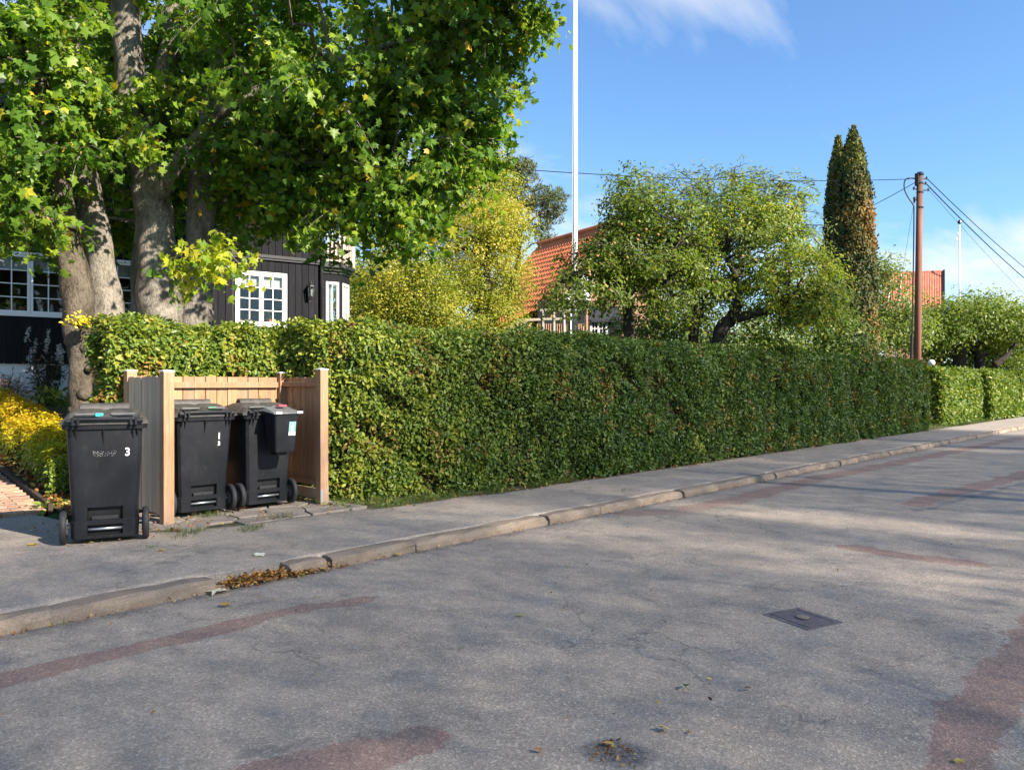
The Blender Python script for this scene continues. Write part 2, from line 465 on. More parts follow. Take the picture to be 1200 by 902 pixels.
M['l_cyp'] = leaf_mat('thuja_spray', [(0.0, (0.0322, 0.0575, 0.023)), (0.4, (0.069, 0.092, 0.0299)), (0.62, (0.184, 0.1323, 0.0345)), (0.88, (0.3105, 0.1495, 0.0403)), (1.0, (0.2185, 0.2185, 0.046))], 0.15, 0.6, 0.2)
M['l_pine'] = leaf_mat('pine_needles', [(0.0, (0.075, 0.105, 0.050)), (0.6, (0.125, 0.155, 0.068)), (1.0, (0.20, 0.20, 0.08))], 0.15, 0.55, 0.25)
M['l_dead'] = leaf_mat('dead_leaf', [(0.0, (0.09, 0.035, 0.015)), (0.4, (0.25, 0.10, 0.03)), (0.75, (0.42, 0.22, 0.07)), (1.0, (0.55, 0.42, 0.12))], 0.2, 0.6, 0.25)
M['l_cream'] = leaf_mat('cream_leaf', [(0.0, (0.78, 0.75, 0.60)), (1.0, (0.82, 0.79, 0.66))], 0.2, 0.6, 0.25)
M['l_gleaf'] = leaf_mat('yellow_fallen_leaf', [(0.0, (0.50, 0.36, 0.06)), (1.0, (0.60, 0.47, 0.10))], 0.2, 0.5, 0.3)
M['l_grass'] = leaf_mat('grass_blade', [(0.0, (0.035, 0.075, 0.015)), (0.6, (0.075, 0.13, 0.025)), (0.9, (0.17, 0.18, 0.05)), (1.0, (0.28, 0.23, 0.10))], 0.3, 0.5, 0.3)
M['l_dark'] = leaf_mat('dark_shrub_leaf', [(0.0, (0.025, 0.035, 0.015)), (0.6, (0.06, 0.06, 0.025)), (1.0, (0.16, 0.08, 0.04))], 0.25)
M['l_red'] = leaf_mat('red_grass', [(0.0, (0.22, 0.09, 0.05)), (0.6, (0.32, 0.17, 0.08)), (1.0, (0.18, 0.18, 0.06))], 0.25)
M['l_plume'] = leaf_mat('pale_plume', [(0.0, (0.42, 0.38, 0.40)), (1.0, (0.62, 0.58, 0.60))], 0.3)
M['flower_y'] = leaf_mat('yellow_flower', [(0.0, (0.50, 0.38, 0.01)), (1.0, (0.72, 0.56, 0.02))], 0.25)

# ------------------------------------------------------------------ object helpers
ROOT = {}
def T(name, label, cat, loc=(0, 0, 0), rz=0.0, group=None):
    o = bpy.data.objects.new(name, None)
    COL.objects.link(o)
    o.location = loc
    o.rotation_euler = (0, 0, rz)
    o.empty_display_size = 0.2
    o['label'] = label
    o['category'] = cat
    if group: o['group'] = group
    ROOT[o.name] = (np.array(loc, float), rz)
    return o

def tag(o, label, cat, group=None):
    o['label'] = label; o['category'] = cat
    if group: o['group'] = group
    return o

def to_local(v, root):
    if root is None or root.name not in ROOT: return v
    loc, rz = ROOT[root.name]
    v = np.asarray(v, float) - loc
    c, s = math.cos(-rz), math.sin(-rz)
    return np.stack([v[:, 0] * c - v[:, 1] * s, v[:, 0] * s + v[:, 1] * c, v[:, 2]], 1)

def link(name, me, mat=None, parent=None):
    o = bpy.data.objects.new(name, me)
    COL.objects.link(o)
    if mat is not None and not me.materials: me.materials.append(mat)
    if parent is not None: o.parent = parent
    return o

class MB:
    def __init__(s): s.v = []; s.f = []
    def add(s, vs, fs):
        b = len(s.v)
        s.v += [tuple(map(float, q)) for q in vs]
        s.f += [tuple(i + b for i in q) for q in fs]
        return s
    def box(s, x0, y0, z0, x1, y1, z1):
        return s.add([(x0, y0, z0), (x1, y0, z0), (x1, y1, z0), (x0, y1, z0), (x0, y0, z1), (x1, y0, z1), (x1, y1, z1), (x0, y1, z1)],
                     [(0, 3, 2, 1), (4, 5, 6, 7), (0, 1, 5, 4), (1, 2, 6, 5), (2, 3, 7, 6), (3, 0, 4, 7)])
    def hexa(s, q):       # eight corners, bottom ring then top ring
        return s.add(q, [(0, 3, 2, 1), (4, 5, 6, 7), (0, 1, 5, 4), (1, 2, 6, 5), (2, 3, 7, 6), (3, 0, 4, 7)])
    def bar(s, a, b, w, h=None, up=(0, 0, 1)):
        a, b = Vector(a), Vector(b); h = h or w
        d = (b - a).normalized(); u = Vector(up)
        if abs(d.dot(u)) > 0.95: u = Vector((0, 1, 0))
        r = d.cross(u).normalized(); u = r.cross(d)
        q = []
        for p in (a, b):
            for sx, sy in ((-1, -1), (1, -1), (1, 1), (-1, 1)):
                q.append(p + r * (sx * w / 2) + u * (sy * h / 2))
        return s.hexa(q)
    def tube(s, path, rad, seg=8, cap=True, wob=0.0, rng=None):
        n = len(path); pts = [Vector(p) for p in path]
        if isinstance(rad, (int, float)): rad = [rad] * n
        ring = []; ref = Vector((0.31, 0.95, 0.1))
        for i in range(n):
            d = (pts[min(i + 1, n - 1)] - pts[max(i - 1, 0)])
            if d.length < 1e-9: d = Vector((0, 0, 1))
            d.normalize()
            r = d.cross(ref)
            if r.length < 0.1: r = d.cross(Vector((1, 0, 0)))
            r.normalize(); u = r.cross(d)
            for j in range(seg):
                a = 2 * math.pi * j / seg
                k = rad[i] * (1 + (wob * (math.sin(a * 2 + i * 0.7) * 0.5 + math.sin(a * 3 - i * 1.1) * 0.5) if wob else 0))
                ring.append(pts[i] + (r * math.cos(a) + u * math.sin(a)) * k)
        fs = []
        for i in range(n - 1):
            for j in range(seg):
                a = i * seg + j; b = i * seg + (j + 1) % seg
                fs.append((a, a + seg, b + seg, b))
        if cap:
            fs.append(tuple(range(seg)))
            fs.append(tuple(reversed(range((n - 1) * seg, n * seg))))
        return s.add(ring, fs)
    def lathe(s, prof, seg=16, center=(0, 0, 0), axis='z'):
        vs = []; fs = []
        for r, z in prof:
            for j in range(seg):
                a = 2 * math.pi * j / seg
                if axis == 'z': p = (r * math.cos(a), r * math.sin(a), z)
                else: p = (z, r * math.cos(a), r * math.sin(a))
                vs.append((p[0] + center[0], p[1] + center[1], p[2] + center[2]))
        for i in range(len(prof) - 1):
            for j in range(seg):
                a = i * seg + j; b = i * seg + (j + 1) % seg
                fs.append((a, b, b + seg, a + seg))
        fs.append(tuple(reversed(range(seg)))); fs.append(tuple(range((len(prof) - 1) * seg, len(prof) * seg)))
        return s.add(vs, fs)
    def prism(s, poly, z0, z1):
        n = len(poly)
        vs = [(x, y, z0) for x, y in poly] + [(x, y, z1) for x, y in poly]
        fs = [tuple(reversed(range(n))), tuple(range(n, 2 * n))] + [(i, (i + 1) % n, n + (i + 1) % n, n + i) for i in range(n)]
        return s.add(vs, fs)
    def mesh(s, name, mat=None, root=None, smooth=False):
        me = bpy.data.meshes.new(name)
        v = s.v
        if root is not None: v = to_local(np.array(s.v), root).tolist()
        me.from_pydata(v, [], s.f)
        me.update()
        if smooth:
            me.polygons.foreach_set('use_smooth', [True] * len(me.polygons))
        if mat: me.materials.append(mat)
        return me
    def build(s, name, mat, parent=None, world=False, smooth=False, bevel=0.0):
        o = link(name, s.mesh(name, mat, parent if world else None, smooth), None, parent)
        if bevel:
            b = o.modifiers.new('bevel', 'BEVEL'); b.width = bevel; b.segments = 2; b.limit_method = 'ANGLE'
        return o

def struct(o, kind='structure'):
    o['kind'] = kind
    return o

def np_mesh(name, verts, faces, attrs=None, mat=None, smooth=False):
    """faces: (F, k) integer array"""
    me = bpy.data.meshes.new(name)
    nf, k = faces.shape
    me.vertices.add(len(verts)); me.vertices.foreach_set('co', np.ascontiguousarray(verts, np.float32).ravel())
    me.loops.add(nf * k); me.loops.foreach_set('vertex_index', np.ascontiguousarray(faces, np.int32).ravel())
    me.polygons.add(nf); me.polygons.foreach_set('loop_start', np.arange(0, nf * k, k, dtype=np.int32))
    if smooth: me.polygons.foreach_set('use_smooth', np.ones(nf, bool))
    me.update(calc_edges=True)
    for an, av in (attrs or {}).items():
        a = me.attributes.new(an, 'FLOAT', 'POINT'); a.data.foreach_set('value', np.ascontiguousarray(av, np.float32))
    if mat: me.materials.append(mat)
    return me

def nrm(a): return a / np.maximum(np.linalg.norm(a, axis=-1, keepdims=True), 1e-9)

def noise3(p, f, seed, octv=3):
    r = np.random.default_rng(seed)
    o = np.zeros(len(p)); amp = 1.0; tot = 0
    for i in range(octv):
        for j in range(4):
            d = r.normal(size=3); d /= np.linalg.norm(d)
            o += amp * np.sin(p @ (d * f * (1 + 0.35 * j)) * 2 + r.uniform(0, 6.28)) / 4
        tot += amp * 0.5; f *= 2.1; amp *= 0.55
    return o / tot

# leaf outlines (x across, y along, z up), as equal-sided faces
OVAL = (np.array([(0, 0, 0), (-0.24, 0.3, 0.05), (-0.20, 0.7, 0.05), (0, 1, -0.04), (0.20, 0.7, 0.05), (0.24, 0.3, 0.05)]), np.array([(0, 1, 2, 3), (0, 3, 4, 5)]))
DIAM = (np.array([(0, 0, 0), (-0.25, 0.45, 0.03), (0, 1, 0), (0.25, 0.45, 0.03)]), np.array([(0, 1, 2, 3)]))
LANCE = (np.array([(0, 0, 0), (-0.14, 0.4, 0.03), (0, 1, -0.05), (0.14, 0.4, 0.03)]), np.array([(0, 1, 2, 3)]))
BLADE = (np.array([(-0.03, 0, 0), (0.03, 0, 0), (0.012, 1, 0.12)]), np.array([(0, 1, 2)]))
_ml = [(0, 0), (-0.16, 0.02), (-0.40, -0.02), (-0.30, 0.20), (-0.56, 0.42), (-0.30, 0.46), (-0.26, 0.66), (-0.12, 0.62), (0, 1.0),
       (0.12, 0.62), (0.26, 0.66), (0.30, 0.46), (0.56, 0.42), (0.30, 0.20), (0.40, -0.02), (0.16, 0.02)]
MAPLE = (np.array([(0, 0.32, -0.03)] + [(x, y, -0.34 * abs(x) + (-0.22 if y > 0.9 else 0.03)) for x, y in _ml]),
         np.array([(0, i, i % 16 + 1) for i in range(1, 17)]))
_t = [(0, 0), (-0.32, 0.05), (-0.22, 0.26), (-0.52, 0.45), (-0.20, 0.60), (0, 1.0), (0.20, 0.60), (0.52, 0.45), (0.22, 0.26), (0.32, 0.05)]
MAPLE_LO = (np.array([(0, 0.35, -0.04)] + [(x, y, -0.30 * abs(x) - (0.2 if y > 0.9 else 0)) for x, y in _t]), np.array([(0, i, i % 10 + 1) for i in range(1, 11)]))

def leaf_frames(nr, hang, rng, jit):
    n = nrm(nr + rng.normal(size=nr.shape) * jit)
    t = rng.normal(size=nr.shape); t[:, 2] -= hang
    t -= n * np.sum(n * t, 1, keepdims=True); t = nrm(t)
    return n, t, np.cross(t, n)

def leaves(name, pos, nr, size, tmpl, v, mat, parent, hang=0.6, jit=0.5, seed=1, kind=None, parts=0, part_name='leaf'):
    rng = np.random.default_rng(seed)
    n, t, b = leaf_frames(nr, hang, rng, jit)
    tv, tf = tmpl
    keep = np.ones(len(pos), bool)
    if parts:
        dist = np.linalg.norm(pos - np.array([0, 0, EYE]), axis=1)
        q = pos[:, 0] * FY - pos[:, 1] * FX; zz = pos[:, 0] * FX + pos[:, 1] * FY
        inview = (np.abs(q / zz) < 0.66) & (np.abs(pos[:, 2] - EYE) / zz < 0.5)
        idx = np.argsort(np.where(inview, dist, 1e9))[:parts]
        keep[idx] = False
        protos = []
        for c in range(8):
            pm = bpy.data.meshes.new(part_name)
            pm.from_pydata(tv.tolist(), [], [tuple(f) for f in tf.tolist()])
            a = pm.attributes.new('v', 'FLOAT', 'POINT'); a.data.foreach_set('value', np.full(len(tv), (c + 0.5) / 8, np.float32))
            pm.materials.append(mat); protos.append(pm)
        lp = to_local(pos, parent)
        for i in idx:
            o = link(part_name, protos[int(min(7, max(0, v[i] * 8)))], None, parent)
            mtx = Matrix(((b[i][0], t[i][0], n[i][0], 0), (b[i][1], t[i][1], n[i][1], 0), (b[i][2], t[i][2], n[i][2], 0), (0, 0, 0, 1)))
            o.matrix_basis = Matrix.Translation(Vector(lp[i])) @ mtx @ Matrix.Scale(float(size[i]), 4)
    pos, n, t, b, size, v = pos[keep], n[keep], t[keep], b[keep], size[keep], v[keep]
    k = len(tv)
    V = pos[:, None, :] + size[:, None, None] * (tv[None, :, 0:1] * b[:, None, :] + tv[None, :, 1:2] * t[:, None, :] + tv[None, :, 2:3] * n[:, None, :])
    F = (tf[None] + (np.arange(len(pos)) * k)[:, None, None]).reshape(-1, tf.shape[1])
    V = to_local(V.reshape(-1, 3), parent)
    me = np_mesh(name, V, F, {'v': np.repeat(np.clip(v, 0, 1), k)}, mat)
    o = link(name, me, None, parent)
    if kind: o['kind'] = kind
    return o

AX = np.array([(FY, -FX, 0), (FX, FY, 0), (0, 0, 1)])      # right, depth, up
def crown_points(ells, per, cr, rng, surf=0.62, clear=(), sunny=(), spray=0.0, twigs=None):
    """clusters of leaves through the shell of several ellipsoids; ells: (px, py, Z, rx, rdepth, rz, clusters)"""
    Pp, Nn, Cv, Cc = [], [], [], []
    for (px, py, Z, rx, ry, rz, nc) in ells:
        c = np.array(P(px, py, Z)); nc = int(nc)
        d = nrm(rng.normal(size=(nc, 3)))
        r = surf + (1 - surf) * rng.random(nc) ** 0.8
        r *= 1 + 0.16 * noise3(d * 2.0 + c, 1.6, int(abs(px) * 7 + abs(py)) + 3, 2)
        off = (d * r[:, None]) * np.array([rx, ry, rz])
        cc = c + off @ AX
        Xc = cc[:, 0] * FY - cc[:, 1] * FX; Zc = cc[:, 0] * FX + cc[:, 1] * FY
        qx = 600 + FOC * Xc / Zc; qy = 451 - FOC * (cc[:, 2] - EYE) / Zc
        ok = np.ones(nc, bool)
        for (x0, y0, x1, y1, zm) in clear:         # boughs that would hang straight before the stems have been pruned
            ok &= ~((qx > x0) & (qx < x1) & (qy > y0) & (qy < y1) & (Zc < zm))
        for (bx, by, z0, z1, w) in sunny:          # let the sun reach the lower stems
            sx, sy, sz = sun_dir
            tt = ((cc[:, 0] - bx) * sx + (cc[:, 1] - by) * sy) / (sx * sx + sy * sy)
            dd = np.hypot(cc[:, 0] - tt * sx - bx, cc[:, 1] - tt * sy - by); zz = cc[:, 2] - tt * sz
            ok &= ~((tt > .1) & (dd < w) & (zz > z0) & (zz < z1) & (rng.random(nc) < .78))
        cc, d = cc[ok], d[ok]; nc = len(cc)
        if nc == 0: continue
        k = rng.poisson(per, nc)
        idx = np.repeat(np.arange(nc), k)
        m = len(idx)
        g = rng.normal(size=(m, 3)) * np.array([1, 1, 0.62]) * cr * rng.uniform(0.6, 1.3, nc)[idx][:, None]
        if spray:          # leaves hang along short drooping twigs
            tw = nrm(nrm((d / np.array([rx, ry, rz])) @ AX) * .7 + rng.normal(size=(nc, 3)) * np.array([.8, .8, .35]))
            tw2 = nrm(tw + rng.normal(size=(nc, 3)) * np.array([1.1, 1.1, .3]))
            Ls = spray * rng.uniform(.6, 1.35, nc)
            t_ = rng.random(m) ** .75; pick = (rng.random(m) < .5)[:, None]
            g = np.where(pick, tw[idx], tw2[idx]) * (Ls[idx] * t_)[:, None]
            g[:, 2] -= .55 * Ls[idx] * t_ ** 2
            g += rng.normal(size=(m, 3)) * np.array([1, 1, .8]) * cr * .42
            if twigs is not None:
                for q in range(nc):
                    for w_ in (tw[q], tw2[q]):
                        twigs.append([cc[q] + w_ * Ls[q] * a - np.array([0, 0, .55 * Ls[q] * a * a]) for a in (0, .5, .95)])
        Pp.append(cc[idx] + g)
        out = nrm((d / np.array([rx, ry, rz])) @ AX)
        Nn.append(nrm(out[idx] * 0.8 + np.array([0, 0, 0.75]) + nrm(g) * 0.35))
        Cv.append(rng.random(nc)[idx]); Cc.append(cc)
    return np.concatenate(Pp), np.concatenate(Nn), np.concatenate(Cv), np.concatenate(Cc)

def curve_pts(a, b, n=6, sag=0.0, rng=None, jit=0.0):
    a, b = np.array(a, float), np.array(b, float)
    out = []
    for i in range(n + 1):
        t = i / n
        p = a + (b - a) * t
        p[2] += sag * 4 * t * (1 - t)
        if rng is not None and 0 < i < n: p += rng.normal(size=3) * jit
        out.append(p)
    return out

def smooth_path(pts, rad, sub=4):
    """Catmull-Rom through the points"""
    pts = [np.array(p, float) for p in pts]; o = []; r = []
    n = len(pts)
    for i in range(n - 1):
        p0, p1, p2, p3 = pts[max(i - 1, 0)], pts[i], pts[i + 1], pts[min(i + 2, n - 1)]
        for j in range(sub):
            t = j / sub
            o.append(0.5 * (2 * p1 + (p2 - p0) * t + (2 * p0 - 5 * p1 + 4 * p2 - p3) * t * t + (3 * p1 - p0 - 3 * p2 + p3) * t ** 3))
            r.append(rad[i] + (rad[i + 1] - rad[i]) * t)
    o.append(pts[-1]); r.append(rad[-1])
    return o, r

def tree(name, label, cat, stems, ells, leafmat, barkmat, size, per, cr, tmpl=OVAL, hang=0.5, seed=1, limbs=20, group=None,
         vfun=None, parts=0, jit=0.5, surf=0.62, limb_r=0.045, svar=0.3, limb_from=0.5, seg=12, clear=(), sunny=(), spray=0.0):
    """stems: list of (list of world points, list of radii); ells: crown ellipsoids"""
    rng = np.random.default_rng(seed)
    base = stems[0][0][0]
    root = T(name, label, cat, tuple(base), 0, group)
    ends = []
    for si, (pts, rad) in enumerate(stems):
        pp, rr = smooth_path(pts, rad, 5)
        mb = MB(); mb.tube(pp, rr, seg, True, 0.10)
        mb.build('trunk' if si == 0 else 'bough', barkmat, root, True, True)
        for q in range(int(len(pp) * limb_from), len(pp)):
            ends.append((pp[q], rr[q]))
    twl = []
    Pp, Nn, Cv, Cc = crown_points(ells, per, cr, rng, surf, clear, sunny, spray, twl)
    lb = MB()
    if limbs:
        pick = rng.choice(len(Cc), min(limbs, len(Cc)), replace=False)
        for i in pick:
            e = min(ends, key=lambda e: np.linalg.norm(e[0] - Cc[i]) + 0.8 * max(0, e[0][2] - Cc[i][2]) - e[1])
            L = np.linalg.norm(e[0] - Cc[i])
            r0 = min(e[1] * 0.6, limb_r * (0.6 + L * 0.35))
            pp = curve_pts(e[0], Cc[i], 6, 0.06 * L, rng, 0.035 * L)
            lb.tube(pp, list(np.linspace(r0, 0.008, 7)), 6, False)
        lb.build('limbs', barkmat, root, True, True)['kind'] = 'stuff'
    if twl:
        tb_ = MB()
        for q in twl: tb_.tube(q, [.009, .006, .003], 3, False)
        tb_.build('twigs', barkmat, root, True, False)['kind'] = 'stuff'
    v = 0.5 * Cv + 0.5 * rng.random(len(Pp))
    if vfun is not None: v = vfun(Pp, v, rng)
    sz = size * (1 + svar * rng.normal(size=len(Pp))).clip(0.45, 1.7)
    leaves('crown', Pp, Nn, sz, tmpl, v, leafmat, root, hang, jit, seed + 11, 'stuff', parts)
    return root

# ================================================================== GROUND
def gz(s, n):
    """height of the garden ground"""
    s = np.asarray(s, float); n = np.asarray(n, float)
    def ss(a, b, x):
        t = np.clip((x - a) / (b - a), 0, 1); return t * t * (3 - 2 * t)
    yard = 0.92 * ss(9.2, 13.0, n) + 0.020 * np.clip(n - 13, 0, 80) + 0.022 * np.clip(n - 22, 0, 60)
    path = 0.06 * np.clip(n - 9.2, 0, 14) + 0.02 * np.clip(n - 23, 0, 70)
    side = ss(3.0, 4.3, s - 0.06 * np.clip(n - 9.6, 0, 9))
    front = 0.9 * ss(26.5, 30, s)                       # beyond the long hedge the gardens are level with the road
    z = path + (yard - path) * side
    return z * (1 - 0.55 * front)

def grid_sheet(name, xs, ys, zf, mat, kind='structure', attrs=None):
    X, Y = np.meshgrid(xs, ys, indexing='ij')
    V = np.stack([X.ravel(), Y.ravel(), zf(X.ravel(), Y.ravel())], 1)
    a, b = len(xs), len(ys)
    I = np.arange(a * b).reshape(a, b)
    F = np.stack([I[:-1, :-1].ravel(), I[1:, :-1].ravel(), I[1:, 1:].ravel(), I[:-1, 1:].ravel()], 1)
    o = link(name, np_mesh(name, V, F, attrs(V) if attrs else None, mat, True))
    o['kind'] = kind
    return o

def spans(*seg):
    out = []
    for a, b, d in seg: out += list(np.arange(a, b - 1e-6, d))
    out.append(seg[-1][1]); return np.array(out)

gx = spans((-1500, -60, 240), (-60, -6, 6), (-6, 30, 0.5), (30, 80, 2.5), (80, 1500, 142))
gy = spans((-1500, -60, 240), (-60, 60, 5), (60, 1500, 144))
grid_sheet('ground', gx, gy, lambda x, y: np.full(len(x), -0.16) + np.where(y > 45, 0.0, 0.0), M['earth'])
grid_sheet('garden', spans((-60, -6, 3), (-6, 12, 0.2), (12, 80, 1)), spans((8.05, 16, 0.2), (16, 40, 0.8), (40, 130, 6)),
           lambda x, y: gz(x, y) - 0.012 - 0.10 * (x < 2.74 + .075 * np.clip(y - 9.7, -2, 10)) - 0.05 * (y < 9.3) + 0.02 * noise3(np.stack([x, y, x * 0], 1), 1.2, 5, 2) * (y > 9.2), M['lawn'])

def seg_mask(V, a, b, w, soft=0.5):
    a, b = np.array(a[:2]), np.array(b[:2]); d = b - a
    t = np.clip(((V[:, :2] - a) @ d) / (d @ d), 0, 1)
    dist = np.linalg.norm(V[:, :2] - (a + t[:, None] * d), axis=1)
    return np.clip(1 - (dist - w * (1 - soft)) / (2 * w * soft), 0, 1)

RZ = -0.08
def gr(px, py): return G(px, py, RZ)
def road_attrs(V):
    red = np.zeros(len(V)); dark = np.zeros(len(V)); sand = np.zeros(len(V))
    wob = 0.05 * noise3(V, 3.0, 31, 3)
    W = V + np.stack([wob, wob * 1.3, wob * 0], 1)
    def strip(arr, pts, w, soft=0.45, amp=1.0):
        for (a, b) in zip(pts[:-1], pts[1:]):
            np.maximum(arr, amp * seg_mask(W, gr(*a), gr(*b), w, soft), out=arr)
    strip(red, [(-60, 812), (60, 780), (180, 752), (270, 733)], 0.11)
    strip(red, [(270, 733), (360, 711), (428, 699)], 0.085)
    strip(red, [(300, 905), (420, 885), (495, 868)], 0.12)
    strip(red, [(1085, 925), (1140, 850), (1180, 780), (1260, 690)], 0.12, .6, .9)
    strip(red, [(1110, 940), (1165, 850), (1230, 775)], 0.09, .8, .9)
    strip(red, [(1000, 641), (1060, 651), (1135, 660)], 0.16, 0.5, 0.85)
    strip(red, [(1070, 590), (1130, 574), (1230, 548)], 0.17, 0.4, 0.95)
    strip(red, [(735, 600), (800, 598), (870, 583), (950, 562), (1080, 536), (1200, 512)], 0.24, 0.6, 0.75)
    strip(red, [(560, 648), (600, 640)], 0.07, 0.8, 0.5)
    strip(dark, [(-60, 790), (150, 742), (330, 702), (430, 690)], 0.09, 0.8, 0.45)
    strip(dark, [(290, 880), (400, 866), (510, 858)], 0.08, 0.8, 0.6)
    strip(dark, [(1060, 850), (1120, 760), (1200, 680)], 0.16, 0.9, 0.42)
    strip(dark, [(600, 808), (700, 760), (850, 702), (1000, 660)], 0.10, 0.9, 0.42)
    strip(dark, [(900, 690), (1010, 720), (1000, 760)], 0.3, 1.0, 0.35)
    strip(dark, [(1075, 598), (1200, 566)], 0.10, 0.8, 0.6)
    for px, py in ((720, 878), (722, 884), (712, 880)):
        np.maximum(dark, 0.95 * seg_mask(V, gr(px - 4, py), gr(px + 10, py), 0.11, 0.8), out=dark)
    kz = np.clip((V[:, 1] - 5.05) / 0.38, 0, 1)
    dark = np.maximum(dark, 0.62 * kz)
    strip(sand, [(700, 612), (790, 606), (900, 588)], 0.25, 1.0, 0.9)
    return {'red': red, 'dark': dark, 'sand': sand}

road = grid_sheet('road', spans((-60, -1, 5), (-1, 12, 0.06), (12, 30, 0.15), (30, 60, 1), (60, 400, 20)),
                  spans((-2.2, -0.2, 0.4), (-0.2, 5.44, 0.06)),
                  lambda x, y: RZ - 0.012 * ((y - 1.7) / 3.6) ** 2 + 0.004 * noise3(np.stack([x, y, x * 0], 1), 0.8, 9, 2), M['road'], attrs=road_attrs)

# near pavement (asphalt), its back edge following the hedge
def pave_back(x):
    pts = [(-80, 9.75), (2.55, 9.75), (2.75, 8.02), (3.25, 7.55), (4.2, 7.42), (5.2, 7.36), (6.0, 7.26), (8.0, 7.16), (10, 7.2), (400, 7.2)]
    return np.interp(x, [p[0] for p in pts], [p[1] for p in pts]) + 0.025 * np.sin(np.asarray(x) * 3.1) + 0.02 * np.sin(np.asarray(x) * 7.7)
def build_pavement():
    xs = spans((-60, -2, 2), (-2, 12, 0.08), (12, 30, 0.3), (30, 60, 1.5), (60, 400, 20))
    ts = np.linspace(0, 1, 30)
    X = np.repeat(xs, len(ts)); TT = np.tile(ts, len(xs))
    yb = pave_back(X)
    Y = 5.605 + TT * (yb - 5.605)
    Z = 0.002 + 0.006 * noise3(np.stack([X, Y, X * 0], 1), 1.1, 4, 2) - 0.018 * np.clip((TT - 0.9) / 0.1, 0, 1)
    gap = (X > 2.56) & (X < 3.28)
    Z = np.where(gap, Z - 0.02 * np.clip((5.9 - Y) / 0.3, 0, 1), Z)
    V = np.stack([X, Y, Z], 1)
    V0 = V.reshape(len(xs), len(ts), 3)
    front = V0[:, :1].copy(); front[:, :, 2] = -0.12
    V0 = np.concatenate([front, V0], 1)
    a, b = V0.shape[:2]
    I = np.arange(a * b).reshape(a, b)
    F = np.stack([I[:-1, :-1].ravel(), I[1:, :-1].ravel(), I[1:, 1:].ravel(), I[:-1, 1:].ravel()], 1)
    V = V0.reshape(-1, 3)
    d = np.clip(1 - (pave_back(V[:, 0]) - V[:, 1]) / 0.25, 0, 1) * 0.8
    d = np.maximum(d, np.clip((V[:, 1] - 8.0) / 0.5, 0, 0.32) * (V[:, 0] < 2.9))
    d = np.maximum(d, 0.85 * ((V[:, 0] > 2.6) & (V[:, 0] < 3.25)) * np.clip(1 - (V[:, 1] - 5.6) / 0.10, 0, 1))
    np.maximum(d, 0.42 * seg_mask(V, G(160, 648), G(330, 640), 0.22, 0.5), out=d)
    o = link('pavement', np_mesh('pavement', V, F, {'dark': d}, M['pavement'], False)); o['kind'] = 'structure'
    return o
build_pavement()

# kerb: bed with single granite stones
kb = MB(); kb.box(-60, 5.47, -0.17, 400, 5.58, -0.06)
kerb = struct(kb.build('kerb', M['kerb']))
def kerb_stone_mesh(seed):
    rng = np.random.default_rng(seed)
    prof = [(5.435, -0.15), (5.438, -0.045), (5.447, -0.016), (5.468, -0.001), (5.53, 0.002), (5.598, 0.002), (5.602, -0.15)]
    n = 7; vs = []; fs = []
    for i in range(n):
        x = i / (n - 1)
        e = 0.0 if 0 < i < n - 1 else 1.0
        for j, (y, z) in enumerate(prof):
            jj = rng.normal() * 0.005
            vs.append((x, y + (0.008 * e if j < 4 else 0) + jj, z - (0.010 * e if 2 <= j <= 5 else 0) + rng.normal() * 0.004))
    m = len(prof)
    for i in range(n - 1):
        for j in range(m - 1):
            a = i * m + j; fs.append((a, a + 1, a + m + 1, a + m))
    fs.append(tuple(range(m))[::-1]); fs.append(tuple(range((n - 1) * m, n * m)))
    mb = MB(); mb.add(vs, fs); return mb.mesh('kerb_stone', M['kerb'])
kms = [kerb_stone_mesh(40 + i) for i in range(6)]
joints = [-3.2, -2.25, -1.3, -0.35, 0.58, 1.53, 2.62, None, 3.22, 3.57, 4.47, 5.38, 6.32]
x = 6.32
while x < 46:
    x += 0.93 + 0.05 * math.sin(x * 3); joints.append(x)
for i, (a, b) in enumerate(zip(joints[:-1], joints[1:])):
    if a is None or b is None: continue
    o = link('kerb_stone', kms[i % 6], None, kerb)
    o.location = (a + 0.006, 0.006 * math.sin(i * 2.3), 0.002 * math.sin(i * 1.7))
    o.scale = (b - a - 0.014, 1, 1)
    o.rotation_euler = (0, 0.003 * math.sin(i * 3.3), 0.004 * math.sin(i * 4.1))
kb = MB(); kb.box(46.2, 5.43, -0.15, 400, 5.6, 0.0); kb.build('kerb_run', M['kerb'], kerb)

